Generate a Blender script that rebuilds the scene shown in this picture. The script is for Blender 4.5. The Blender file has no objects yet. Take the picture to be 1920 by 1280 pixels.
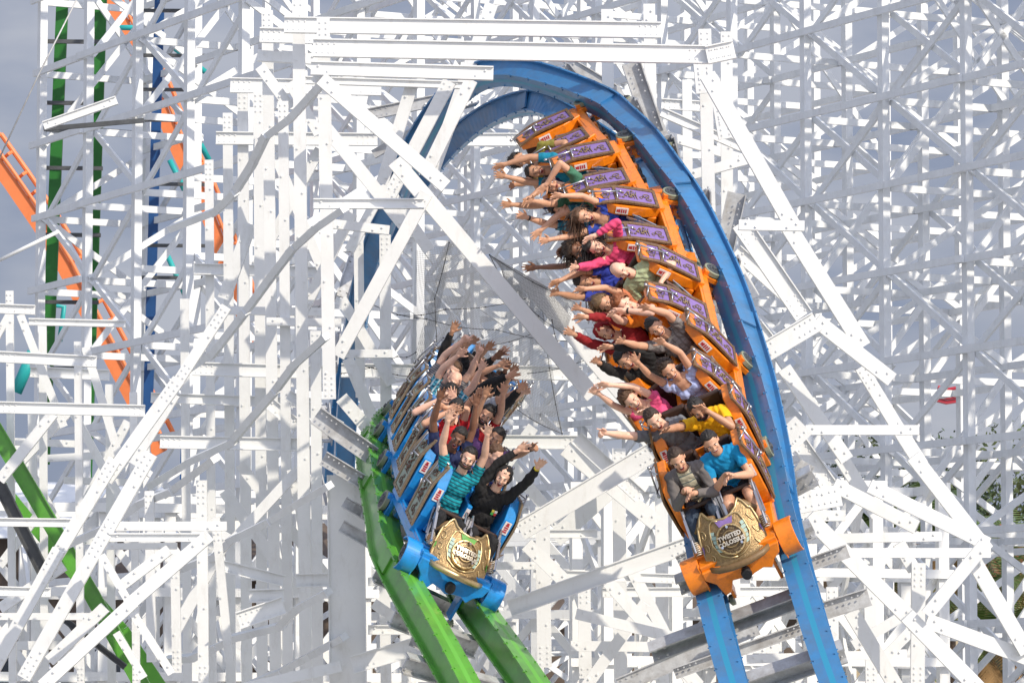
import bpy, bmesh, math, random
import numpy as np
from mathutils import Vector, Matrix, noise
SC = bpy.context.scene
COL = SC.collection
random.seed(7)
V = Vector
# ------------------------------------------------------------------ camera
FPX = 8500.0                      # focal length in photo pixels (1920 wide)
HORIZON = 1400.0                  # photo row of the horizon
PITCH = math.atan((HORIZON - 640) / FPX)
CAM = V((0, 0, 6.0))
RIGHT = V((1, 0, 0)); FWD = V((0, math.cos(PITCH), math.sin(PITCH))); UPC = V((0, -math.sin(PITCH), math.cos(PITCH)))
cd = bpy.data.cameras.new('camera'); cam = bpy.data.objects.new('camera', cd); COL.objects.link(cam)
cam.location = CAM; cam.rotation_euler = (math.pi / 2 + PITCH, 0, 0)
cd.sensor_width = 36; cd.lens = 36 * FPX / 1920; cd.clip_start = 1; cd.clip_end = 9000
SC.camera = cam
# ------------------------------------------------------------------ light
SUN_AZ = math.radians(42)         # measured from the -Y axis (behind the camera) towards +X
SUN_EL = math.radians(33)
sd = V((math.sin(SUN_AZ) * math.cos(SUN_EL), -math.cos(SUN_AZ) * math.cos(SUN_EL), math.sin(SUN_EL)))
sl = bpy.data.lights.new('sun', 'SUN'); sl.energy = 3.95; sl.angle = math.radians(0.5); sl.color = (1.0, 0.90, 0.74)
so = bpy.data.objects.new('sun', sl); COL.objects.link(so); so.rotation_euler = sd.to_track_quat('Z', 'Y').to_euler()
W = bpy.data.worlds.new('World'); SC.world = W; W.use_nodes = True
nt = W.node_tree; nt.nodes.clear()
out = nt.nodes.new('ShaderNodeOutputWorld'); bg = nt.nodes.new('ShaderNodeBackground')
sky = nt.nodes.new('ShaderNodeTexSky'); sky.sky_type = 'NISHITA'; sky.sun_disc = False
sky.sun_elevation = SUN_EL; sky.sun_rotation = math.pi - SUN_AZ; sky.dust_density = 2.0
tc = nt.nodes.new('ShaderNodeTexCoord'); mp = nt.nodes.new('ShaderNodeMapping'); mp.inputs['Scale'].default_value = (1, 1, 2.6)
nz = nt.nodes.new('ShaderNodeTexNoise'); nz.inputs['Scale'].default_value = 14; nz.inputs['Detail'].default_value = 5; nz.inputs['Roughness'].default_value = .5
rp = nt.nodes.new('ShaderNodeValToRGB'); rp.color_ramp.elements[0].position = .38; rp.color_ramp.elements[1].position = .62
rp.color_ramp.elements[0].color = (3.0, 3.5, 5.0, 1); rp.color_ramp.elements[1].color = (5.5, 5.7, 6.6, 1)
mx = nt.nodes.new('ShaderNodeMix'); mx.data_type = 'RGBA'; mx.inputs[0].default_value = .86
nt.links.new(tc.outputs['Generated'], mp.inputs[0]); nt.links.new(mp.outputs[0], nz.inputs['Vector'])
nt.links.new(nz.outputs['Fac'], rp.inputs[0]); nt.links.new(sky.outputs[0], mx.inputs[6]); nt.links.new(rp.outputs[0], mx.inputs[7])
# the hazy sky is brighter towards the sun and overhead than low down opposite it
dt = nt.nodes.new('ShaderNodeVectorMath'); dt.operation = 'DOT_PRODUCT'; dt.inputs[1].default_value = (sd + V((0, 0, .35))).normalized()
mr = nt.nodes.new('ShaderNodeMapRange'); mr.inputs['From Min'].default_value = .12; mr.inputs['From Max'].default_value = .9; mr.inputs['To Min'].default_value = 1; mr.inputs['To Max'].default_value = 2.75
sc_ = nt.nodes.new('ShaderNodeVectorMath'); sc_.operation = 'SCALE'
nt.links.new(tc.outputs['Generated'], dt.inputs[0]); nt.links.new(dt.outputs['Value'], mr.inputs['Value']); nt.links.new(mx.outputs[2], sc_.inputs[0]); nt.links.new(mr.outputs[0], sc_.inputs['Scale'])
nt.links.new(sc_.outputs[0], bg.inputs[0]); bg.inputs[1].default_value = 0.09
nt.links.new(bg.outputs[0], out.inputs[0])
SC.view_settings.view_transform = 'Standard'; SC.view_settings.look = 'None'
SC.view_settings.exposure = -0.03; SC.view_settings.gamma = 1; SC.view_settings.use_curve_mapping = False
SC.render.engine = 'CYCLES'; SC.render.resolution_x = 1024; SC.render.resolution_y = 682
SC.cycles.max_bounces = 6; SC.cycles.diffuse_bounces = 4; SC.cycles.glossy_bounces = 2

def P(px, py, d):                 # the world point d metres deep that the photo shows at (px, py)
    return CAM + RIGHT * ((px - 960) / FPX * d) + UPC * ((640 - py) / FPX * d) + FWD * d
def cv(x, y, z):                  # camera-space direction (right, up, towards the camera) -> world
    return RIGHT * x + UPC * y - FWD * z
def proj(p):
    q = p - CAM; d = q.dot(FWD); return 960 + q.dot(RIGHT) / d * FPX, 640 - q.dot(UPC) / d * FPX, d
# ------------------------------------------------------------------ materials
MATS = {}
def mat(name, col, rough=.5, metal=0., var=.0, vscale=6., bump=0., bscale=40., spec=.5, coat=0., sub=0.):
    if name in MATS: return MATS[name]
    m = bpy.data.materials.new(name); m.use_nodes = True; n = m.node_tree; b = n.nodes['Principled BSDF']
    b.inputs['Base Color'].default_value = (*col, 1); b.inputs['Roughness'].default_value = rough; b.inputs['Metallic'].default_value = metal
    b.inputs['Specular IOR Level'].default_value = spec; b.inputs['Coat Weight'].default_value = coat; b.inputs['Coat Roughness'].default_value = .15
    if sub: b.inputs['Subsurface Weight'].default_value = sub; b.inputs['Subsurface Radius'].default_value = (.02, .008, .004)
    g = n.nodes.new('ShaderNodeNewGeometry')
    if var:
        t = n.nodes.new('ShaderNodeTexNoise'); t.inputs['Scale'].default_value = vscale; t.inputs['Detail'].default_value = 6; t.inputs['Roughness'].default_value = .65
        r = n.nodes.new('ShaderNodeValToRGB'); r.color_ramp.elements[0].position = .3; r.color_ramp.elements[1].position = .7
        r.color_ramp.elements[0].color = (*[c * (1 - var) for c in col], 1); r.color_ramp.elements[1].color = (*[min(1, c * (1 + var * .5)) for c in col], 1)
        n.links.new(g.outputs['Position'], t.inputs['Vector']); n.links.new(t.outputs['Fac'], r.inputs[0]); n.links.new(r.outputs[0], b.inputs['Base Color'])
    if bump:
        t2 = n.nodes.new('ShaderNodeTexNoise'); t2.inputs['Scale'].default_value = bscale; t2.inputs['Detail'].default_value = 4
        bp = n.nodes.new('ShaderNodeBump'); bp.inputs['Strength'].default_value = bump; bp.inputs['Distance'].default_value = .01
        n.links.new(g.outputs['Position'], t2.inputs['Vector']); n.links.new(t2.outputs['Fac'], bp.inputs['Height']); n.links.new(bp.outputs[0], b.inputs['Normal'])
    MATS[name] = m; return m
def grime(m, col, amt, lo=.62, hi=.78, scale=(3, 3, .8)):   # streaks of dirt running down the paint
    n = m.node_tree; b = n.nodes['Principled BSDF']; src = b.inputs['Base Color'].links[0].from_socket; g = n.nodes.new('ShaderNodeNewGeometry')
    mp_ = n.nodes.new('ShaderNodeMapping'); mp_.inputs['Scale'].default_value = scale; t = n.nodes.new('ShaderNodeTexNoise'); t.inputs['Scale'].default_value = 2.2; t.inputs['Detail'].default_value = 8; t.inputs['Roughness'].default_value = .75
    r = n.nodes.new('ShaderNodeMapRange'); r.inputs['From Min'].default_value = lo - .1; r.inputs['From Max'].default_value = hi; r.inputs['To Max'].default_value = amt
    x = n.nodes.new('ShaderNodeMix'); x.data_type = 'RGBA'; x.inputs[7].default_value = (*col, 1)
    n.links.new(g.outputs['Position'], mp_.inputs[0]); n.links.new(mp_.outputs[0], t.inputs['Vector']); n.links.new(t.outputs['Fac'], r.inputs['Value']); n.links.new(r.outputs[0], x.inputs[0]); n.links.new(src, x.inputs[6]); n.links.new(x.outputs[2], b.inputs['Base Color'])
def stripes(name, c1, c2, freq, axis=2, duty=.5, c3=None, freq3=0, axis3=0):
    if name in MATS: return MATS[name]
    m = mat(name, c1, .85, bump=.3, bscale=60); n = m.node_tree; b = n.nodes['Principled BSDF']
    t = n.nodes.new('ShaderNodeTexCoord'); s = n.nodes.new('ShaderNodeSeparateXYZ'); n.links.new(t.outputs['Object'], s.inputs[0])
    def band(ax, fr, dt):
        a = n.nodes.new('ShaderNodeMath'); a.operation = 'MULTIPLY'; a.inputs[1].default_value = fr; n.links.new(s.outputs[ax], a.inputs[0])
        f = n.nodes.new('ShaderNodeMath'); f.operation = 'FRACT'; n.links.new(a.outputs[0], f.inputs[0])
        l = n.nodes.new('ShaderNodeMath'); l.operation = 'LESS_THAN'; l.inputs[1].default_value = dt; n.links.new(f.outputs[0], l.inputs[0]); return l
    l = band(axis, freq, duty); x = n.nodes.new('ShaderNodeMix'); x.data_type = 'RGBA'
    x.inputs[6].default_value = (*c1, 1); x.inputs[7].default_value = (*c2, 1); n.links.new(l.outputs[0], x.inputs[0]); last = x
    if c3:
        l3 = band(axis3, freq3, .3); x3 = n.nodes.new('ShaderNodeMix'); x3.data_type = 'RGBA'
        n.links.new(l3.outputs[0], x3.inputs[0]); n.links.new(x.outputs[2], x3.inputs[6]); x3.inputs[7].default_value = (*c3, 1); last = x3
    n.links.new(last.outputs[2], b.inputs['Base Color']); return m
WHITE = mat('white_painted_steel', (.79, .80, .795), .42, var=.07, vscale=1.6, bump=.08, bscale=25)
WHITE2 = mat('white_painted_timber', (.765, .785, .80), .6, var=.10, vscale=2.5, bump=.15, bscale=18)
GALV = mat('galvanised_steel', (.56, .57, .58), .45, .2, var=.22, vscale=9)
DKGREY = mat('dark_grey_steel', (.10, .105, .11), .5, .4, var=.2, vscale=8)
BLUE = mat('blue_track_paint', (.04, .20, .44), .32, var=.16, vscale=3, coat=.3)
TEAL = mat('teal_track_stripe', (.025, .25, .42), .4)
GREEN = mat('green_track_paint', (.10, .36, .035), .34, var=.18, vscale=3, coat=.3)
LGREEN = mat('light_green_stripe', (.12, .40, .05), .4)
DGREEN = mat('dark_green_column', (.02, .17, .025), .5, var=.2, vscale=1)
DBLUE = mat('dark_blue_column', (.012, .075, .24), .5, var=.2, vscale=1)
ORT = mat('orange_truss_paint', (.80, .22, .07), .5, var=.12, vscale=2)
CYAN = mat('cyan_pipe_paint', (.02, .38, .38), .45)
STEEL = mat('polished_rod', (.45, .45, .47), .3, .9)
CHROME = mat('polished_chrome', (.82, .82, .84), .12, 1.)
BLACK = mat('black_rubber', (.015, .015, .016), .6)
TYRE = mat('pale_wheel_tyre', (.24, .26, .18), .5)
ORANGE = mat('orange_car_paint', (.90, .24, .008), .3, var=.08, vscale=7, coat=.4)
CARBLUE = mat('blue_car_paint', (.012, .26, .68), .3, var=.08, vscale=7, coat=.4)
BRONZE = mat('antique_bronze_frame', (.27, .15, .07), .42, .4, var=.3, vscale=30)
GOLD = mat('gold_relief', (.34, .23, .11), .42, .6, var=.35, vscale=45, bump=.6, bscale=60)
GOLDL = mat('bright_gold_trim', (.56, .42, .22), .34, .75, var=.2, vscale=30)
PURPLE = mat('purple_inlay', (.24, .15, .40), .5, var=.15, vscale=20)
SAGE = mat('sage_inlay', (.32, .38, .30), .5, var=.2, vscale=20)
GINLAY = mat('green_inlay', (.10, .32, .05), .5, var=.15, vscale=20)
LEATHER = mat('brown_seat_leather', (.045, .022, .014), .42, var=.2, vscale=20)
PADB = mat('tan_padded_bar', (.20, .12, .05), .5, var=.25, vscale=25)
STICK = mat('white_sticker', (.75, .72, .70), .5)
STICKR = mat('red_sticker_print', (.45, .03, .04), .5)
WIRE = mat('grey_net_cord', (.34, .34, .34), .7)
ROPE = mat('dark_net_rope', (.05, .05, .05), .8)
grime(WHITE, (.40, .36, .30), .38, .64, .8); grime(WHITE2, (.40, .38, .34), .4, .64, .8); grime(BLUE, (.10, .12, .14), .6, .55, .75, (1, 1, 1)); grime(GREEN, (.08, .11, .06), .6, .55, .75, (1, 1, 1)); grime(GALV, (.22, .19, .16), .6, .5, .7, (2, 2, 2))
grime(ORANGE, (.25, .07, .02), .6, .55, .75, (5, 5, 5)); grime(CARBLUE, (.03, .08, .14), .6, .55, .75, (5, 5, 5))
DARKBR = mat('dark_medallion_plate', (.13, .085, .045), .4, .5, var=.3, vscale=60)
BRONZEG = mat('aged_brown_frame', (.30, .22, .14), .45, .3, var=.3, vscale=30)
GOLDP = mat('pale_bronze_relief', (.34, .24, .13), .5, .35, var=.4, vscale=60, bump=.5, bscale=80)
REDB = mat('brown_relief', (.16, .08, .05), .5, .2, var=.4, vscale=60)
grime(GOLDP, (.10, .07, .04), .6, .45, .6, (9, 9, 9)); grime(BRONZE, (.12, .08, .05), .6, .5, .65, (6, 6, 6))
# ------------------------------------------------------------------ object helpers
def link(o, parent=None):
    COL.objects.link(o)
    if parent: o.parent = parent
    return o
def thing(name, label, cat, loc=(0, 0, 0), group=None, R=None):
    o = bpy.data.objects.new(name, None); COL.objects.link(o); o.empty_display_size = .2
    if R is not None: o.matrix_world = Matrix.Translation(loc) @ R.to_4x4()
    else: o.location = loc
    o['label'] = label; o['category'] = cat
    if group: o['group'] = group
    return o
def tag(o, label=None, cat=None, group=None, kind=None):
    for k, v in (('label', label), ('category', cat), ('group', group), ('kind', kind)):
        if v: o[k] = v
    return o
class MB:                          # mesh builder
    def __init__(s): s.v = []; s.f = []; s.m = []; s.mi = 0
    def add(s, vs, fs):
        b = len(s.v); s.v.extend([tuple(v) for v in vs]); s.f.extend([tuple(i + b for i in f) for f in fs]); s.m.extend([s.mi] * len(fs)); return s
    def box(s, c, h, R=None):      # centre, half extents, 3 axes
        ax = R if R else (V((1, 0, 0)), V((0, 1, 0)), V((0, 0, 1))); c = V(c)
        vs = [c + ax[0] * (h[0] * i) + ax[1] * (h[1] * j) + ax[2] * (h[2] * k) for i in (-1, 1) for j in (-1, 1) for k in (-1, 1)]
        return s.add(vs, [(0, 1, 3, 2), (4, 6, 7, 5), (0, 4, 5, 1), (2, 3, 7, 6), (0, 2, 6, 4), (1, 5, 7, 3)])
    def extr(s, prof, p0, p1, X, Y):   # extrude a closed 2D profile from p0 to p1
        n = len(prof); vs = [p0 + X * a + Y * b for a, b in prof] + [p1 + X * a + Y * b for a, b in prof]
        fs = [(i, (i + 1) % n, n + (i + 1) % n, n + i) for i in range(n)] + [tuple(range(n - 1, -1, -1)), tuple(range(n, 2 * n))]
        return s.add(vs, fs)
    def tube(s, pts, r, n=8, caps=True):
        pts = [V(p) for p in pts]; rs = r if isinstance(r, (list, tuple)) else [r] * len(pts); vs = []; fs = []
        t0 = (pts[1] - pts[0]).normalized(); ref = V((0, 0, 1)) if abs(t0.z) < .9 else V((1, 0, 0)); x = t0.cross(ref).normalized()
        for i, p in enumerate(pts):
            t = (pts[min(i + 1, len(pts) - 1)] - pts[max(i - 1, 0)]).normalized(); x = (x - t * x.dot(t)).normalized(); y = t.cross(x)
            for k in range(n):
                a = 2 * math.pi * k / n; vs.append(p + (x * math.cos(a) + y * math.sin(a)) * rs[i])
        for i in range(len(pts) - 1):
            for k in range(n): fs.append((i * n + k, i * n + (k + 1) % n, (i + 1) * n + (k + 1) % n, (i + 1) * n + k))
        if caps: fs.append(tuple(range(n - 1, -1, -1))); fs.append(tuple((len(pts) - 1) * n + k for k in range(n)))
        return s.add(vs, fs)
    def ell(s, c, A, nu=16, nv=10): # ellipsoid; A = 3 axis vectors already scaled
        c = V(c); vs = [c + A[2]]; fs = []
        for j in range(1, nv):
            th = math.pi * j / nv
            for i in range(nu):
                ph = 2 * math.pi * i / nu; vs.append(c + A[0] * (math.sin(th) * math.cos(ph)) + A[1] * (math.sin(th) * math.sin(ph)) + A[2] * math.cos(th))
        vs.append(c - A[2]); L = len(vs) - 1
        for i in range(nu):
            fs.append((0, 1 + i, 1 + (i + 1) % nu)); fs.append((L, 1 + (nv - 2) * nu + (i + 1) % nu, 1 + (nv - 2) * nu + i))
            for j in range(nv - 2): a = 1 + j * nu; fs.append((a + i, a + nu + i, a + nu + (i + 1) % nu, a + (i + 1) % nu))
        return s.add(vs, fs)
    def sph(s, c, r, nu=12, nv=8):
        r = r if isinstance(r, (tuple, list)) else (r, r, r); return s.ell(c, (V((r[0], 0, 0)), V((0, r[1], 0)), V((0, 0, r[2]))), nu, nv)
    def bolt(s, p, nrm, r=.016, h=.02):
        nrm = V(nrm).normalized(); return s.tube([V(p) - nrm * .003, V(p) + nrm * h], r, 6)
    def build(s, name, mats, parent=None, smooth=False, origin=None, bevel=0):
        me = bpy.data.meshes.new(name); vs = s.v
        if origin is not None: vs = [tuple(V(v) - origin) for v in vs]
        me.from_pydata(vs, [], s.f); mats = mats if isinstance(mats, (list, tuple)) else [mats]
        for m in mats: me.materials.append(m)
        if len(mats) > 1: me.polygons.foreach_set('material_index', s.m)
        if smooth: me.polygons.foreach_set('use_smooth', [True] * len(me.polygons))
        me.update(); o = bpy.data.objects.new(name, me)
        if origin is not None: o.location = origin
        link(o, parent)
        if bevel:
            b = o.modifiers.new('bevel', 'BEVEL'); b.width = bevel; b.segments = 2; b.limit_method = 'ANGLE'; b.harden_normals = False
        return o
# ------------------------------------------------------------------ track curves
ROWGAP = 0.95; PANZ = .72; PANX = .53
def fit_rows(rows, d0, side):      # rows: (px, py, ux, uy) of each side panel, front to back; side = -1 near panel at -X, +1 at +X
    n = len(rows); T = [P(r[0], r[1], d0 + .85 * i) for i, r in enumerate(rows)]; U = [None] * n
    for it in range(12):
        Ts = T[:]
        f = []
        for i in range(n):
            a = T[max(0, i - 2)]; b = T[min(n - 1, i + 2)]; f.append((a - b).normalized())
        newT = []
        for i, (px, py, ux, uy) in enumerate(rows):
            s = V((ux, uy)).normalized(); fc = (f[i].dot(RIGHT), f[i].dot(UPC), -f[i].dot(FWD))
            uz = -(s.x * fc[0] + s.y * fc[1]) / fc[2]; u = cv(s.x, s.y, uz).normalized(); l = f[i].cross(u)
            off = -u * PANZ - l * (side * PANX); U[i] = u
            if i == 0: t = P(px, py, d0) + off
            else:                                   # depth that keeps the rows one gap apart
                prev = newT[-1]; lo, hi = 0., 1.6; base = (P(px, py, d0) + off); dprev = (prev - CAM).dot(FWD)
                best = None
                for k in range(60):
                    d = dprev - (off.dot(FWD)) + .3 + .0135 * k * 1.0; t = P(px, py, d) + off; e = abs((t - prev).length - ROWGAP)
                    if best is None or e < best[0]: best = (e, t)
                t = best[1]
            newT.append(t)
        for k in range(2): newT = [newT[0]] + [newT[i] * .5 + (newT[i - 1] + newT[i + 1]) * .25 for i in range(1, n - 1)] + [newT[-1]]
        T = newT
    return T, U
class Track:
    def __init__(s, keys):         # keys: (point, up)
        s.p = []; s.u = []; n = len(keys)
        pts = [k[0] for k in keys]; ups = [k[1] for k in keys]
        for i in range(n - 1):
            p0 = pts[max(i - 1, 0)]; p1 = pts[i]; p2 = pts[i + 1]; p3 = pts[min(i + 2, n - 1)]; m = 16
            for k in range(m + (1 if i == n - 2 else 0)):
                t = k / m; q = .5 * ((2 * p1) + (p2 - p0) * t + (2 * p0 - 5 * p1 + 4 * p2 - p3) * t * t + (3 * p1 - p0 - 3 * p2 + p3) * t ** 3)
                s.p.append(q); s.u.append(ups[i].lerp(ups[i + 1], t))
        for _ in range(60):
            s.p = [s.p[0]] + [(s.p[i - 1] + 2 * s.p[i] + s.p[i + 1]) / 4 for i in range(1, len(s.p) - 1)] + [s.p[-1]]
            s.u = [s.u[0]] + [(s.u[i - 1] + 2 * s.u[i] + s.u[i + 1]) / 4 for i in range(1, len(s.u) - 1)] + [s.u[-1]]
        s.s = [0.]
        for i in range(1, len(s.p)): s.s.append(s.s[-1] + (s.p[i] - s.p[i - 1]).length)
        s.len = s.s[-1]
    def at(s, a):                  # -> origin, X (riders' right), Y (forward = towards the start), Z up
        a = max(0, min(s.len - 1e-4, a)); i = int(np.searchsorted(s.s, a, side='right')) - 1; i = min(i, len(s.p) - 2)
        t = (a - s.s[i]) / (s.s[i + 1] - s.s[i]); p = s.p[i].lerp(s.p[i + 1], t); j = max(i - 2, 0); k = min(i + 3, len(s.p) - 1)
        f = (s.p[j] - s.p[k]).normalized(); u = s.u[i].lerp(s.u[i + 1], t); u = (u - f * u.dot(f)).normalized(); x = f.cross(u).normalized()
        return p, x, f, u
    def nearest(s, q): return s.s[min(range(len(s.p)), key=lambda i: (s.p[i] - q).length)]
BR = [(1421, 850, -.45, .88), (1404, 789, -.5, .85), (1352, 692, -.7, .7), (1331, 637, -.78, .62), (1275, 552, -.9, .42), (1250, 494, -.94, .34), (1200, 423, -.99, .13),
      (1165, 376, -1, .02), (1119, 330, -.98, -.2), (1088, 288, -.96, -.28), (1045, 265, -.9, -.42), (1012, 238, -.9, -.45)]
GR = [(793, 915, .5, .86), (784, 865, .5, .86), (775, 815, .51, .86), (768, 785, .52, .85), (763, 755, .53, .85), (761, 727, .55, .84), (766, 705, .58, .82), (776, 691, .6, .8),
      (790, 683, .6, .8), (806, 678, .6, .8), (824, 676, .6, .8), (842, 676, .6, .8)]
bT, bU = fit_rows(BR, 47.0, -1)
gT, gU = fit_rows(GR, 49.5, +1)
def unit(x, y, z): return cv(x, y, z).normalized()
dL = (bT[-1] - CAM).dot(FWD)
bkeys = [(P(1660, 1760, 42.3), unit(-.2, .75, .6)), (P(1555, 1500, 43.9), unit(-.22, .72, .62)), (P(1462, 1270, 45.4), unit(-.25, .68, .65))]
bkeys += [(bT[i], bU[i]) for i in range(12)]
bkeys += [(P(985, 183, dL + 1.6), unit(-.45, -.85, .3)), (P(915, 205, dL + 2.7), unit(0, -.95, .3)), (P(848, 268, dL + 4.0), unit(.5, -.8, .3)), (P(790, 355, dL + 5.4), unit(.75, -.55, .2)),
          (P(728, 470, dL + 6.8), unit(.85, -.35, .1)), (P(688, 610, dL + 8.2), unit(.95, -.1, 0)), (P(662, 780, dL + 9.6), unit(.95, .1, 0)), (P(650, 950, dL + 11), unit(.9, .3, 0))]
BT = Track(bkeys)
gkeys = [(P(1180, 1740, 43.5), unit(.3, .8, .5)), (P(1060, 1500, 45.3), unit(.33, .8, .48)), (P(951, 1275, 47.0), unit(.38, .82, .4))]
gkeys += [(gT[i], gU[i]) for i in range(12)]
dg = (gT[-1] - CAM).dot(FWD); e = proj(gT[-1])
gkeys += [(gT[-1] + FWD * 1.3, unit(.6, .8, 0))]
GT = Track(gkeys)
if __name__ == '__main__' and False: pass
# ------------------------------------------------------------------ track meshes
GAUGE = .95
def rail_sweep(TR, side, s0, s1, w=.275, dep=.29, step=.12):
    mb = MB(); n = int((s1 - s0) / step); h = w / 2; t = .022; e = w * .30
    prof = [(-h, 0), (-.03, 0), (.03, 0), (h, 0), (h, -t), (e, -t), (e, -dep + t), (h, -dep + t), (h, -dep), (-h, -dep), (-h, -dep + t), (-e, -dep + t), (-e, -t), (-h, -t)]
    K = len(prof); fr = []
    for i in range(n + 1):
        p, x, f, u = TR.at(s0 + (s1 - s0) * i / n); c = p + x * (side * GAUGE / 2); fr.append((c, x, f, u))
        mb.v.extend([tuple(c + x * a + u * b) for a, b in prof])
    for i in range(n):
        for k in range(K):
            mb.f.append((i * K + k, (i + 1) * K + k, (i + 1) * K + (k + 1) % K, i * K + (k + 1) % K)); mb.m.append(1 if k == 1 else 0)
    mb.add([mb.v[k] for k in range(K)], [tuple(range(K))]); mb.add([mb.v[n * K + k] for k in range(K)], [tuple(range(K))])
    acc = 0
    mb.mi = 2
    for i in range(0, n, 3):
        c, x, f, u = fr[i]
        for sx in (-1, 1):
            mb.bolt(c + x * (sx * (h - .025)), u, .011, .014)
            mb.bolt(c + x * (sx * h) - u * (t / 2), x * sx, .009, .012); mb.bolt(c + x * (sx * h) - u * (dep - t / 2), x * sx, .009, .012)
    # splice plate ribs on the web
    mb.mi = 0
    for i in range(8, n, 26):
        c, x, f, u = fr[i]
        for sx in (-1, 1): mb.box(c + x * (sx * (e + .012)) - u * (dep / 2), (.012, .16, dep / 2 - t - .01), (x, f, u))
    return mb
def ibeam(mb, p0, p1, w, dp, nrm, fl=.018, chan=False):
    a = (p1 - p0).normalized(); X = a.cross(nrm).normalized(); Y = X.cross(a).normalized()
    if Y.dot(nrm) < 0: Y = -Y
    h = w / 2; d = dp / 2; wb = .012
    if chan: pr = [(-h, -d), (h, -d), (h, d), (h - fl, d), (h - fl, -d + wb * 2), (-h + fl, -d + wb * 2), (-h + fl, d), (-h, d)]
    else: pr = [(-h, -d), (-h + fl, -d), (-h + fl, -wb), (h - fl, -wb), (h - fl, -d), (h, -d), (h, d), (h - fl, d), (h - fl, wb), (-h + fl, wb), (-h + fl, d), (-h, d)]
    if chan: mb.extr(pr, p0, p1, X, Y)
    else:      # concave ends: build the three plates so that caps stay clean
        mb.extr([(-h, -d), (-h + fl, -d), (-h + fl, d), (-h, d)], p0, p1, X, Y); mb.extr([(h - fl, -d), (h, -d), (h, d), (h - fl, d)], p0, p1, X, Y)
        mb.extr([(-h + fl, -wb), (h - fl, -wb), (h - fl, wb), (-h + fl, wb)], p0, p1, X, Y)
    return X, Y
def build_track(TR, name, label, m, ms, s0, s1, ties, mg=GALV):
    t = thing(name, label, 'coaster track', TR.at(s0)[0]); o = V(t.location)
    for sd_ in (-1, 1): rail_sweep(TR, sd_, s0, s1).build('rail', [m, ms, m], t, False, None).matrix_parent_inverse = Matrix.Translation(-o)
    for (s, e0, e1, kind) in ties:
        p, x, f, u = TR.at(s); mb = MB(); c = p - u * .42; a = c - x * (GAUGE / 2 + e0); b = c + x * (GAUGE / 2 + e1)
        ibeam(mb, a, b, .17 if kind else .20, .16, f, chan=kind)
        for q in (a.lerp(b, .06), a.lerp(b, .94)):
            for k in (-.05, .05):
                for j in (-.05, .05): mb.bolt(q + (b - a).normalized() * k + u * j + f * (.012 if not kind else .05), f, .014, .02)
        mb.build('crosstie', mg, t).matrix_parent_inverse = Matrix.Translation(-o)
    return t
bs0 = BT.nearest(bT[0]); gs0 = GT.nearest(gT[0])
r_ = random.Random(3)
bties = []; s = .35
while s < BT.len - .3:
    e0, e1 = (.30, .22)
    if s < bs0 + 1.0: e0, e1 = r_.choice([(.2, .4), (.1, .8), (.6, .1)])
    if s > bs0 + 1.5: e0, e1 = -.1, -.1
    bties.append((s, e0, e1, r_.random() < .3)); s += 1.02 if s < bs0 + 1 else 1.5
build_track(BT, 'blue_track', 'blue steel coaster track curving over and down under the orange train', BLUE, TEAL, 0, BT.len, bties)
gties = []; s = .3
while s < GT.len - .3:
    gties.append((s, .0, r_.choice([.1, .5, .3]) if s < gs0 else 0, r_.random() < .4)); s += 1.2
build_track(GT, 'green_track', 'green steel coaster track running down under the blue train', GREEN, LGREEN, 0, GT.len, gties)
LETW = mat('pale_metal_lettering', (.66, .60, .50), .35, .5)
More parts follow.
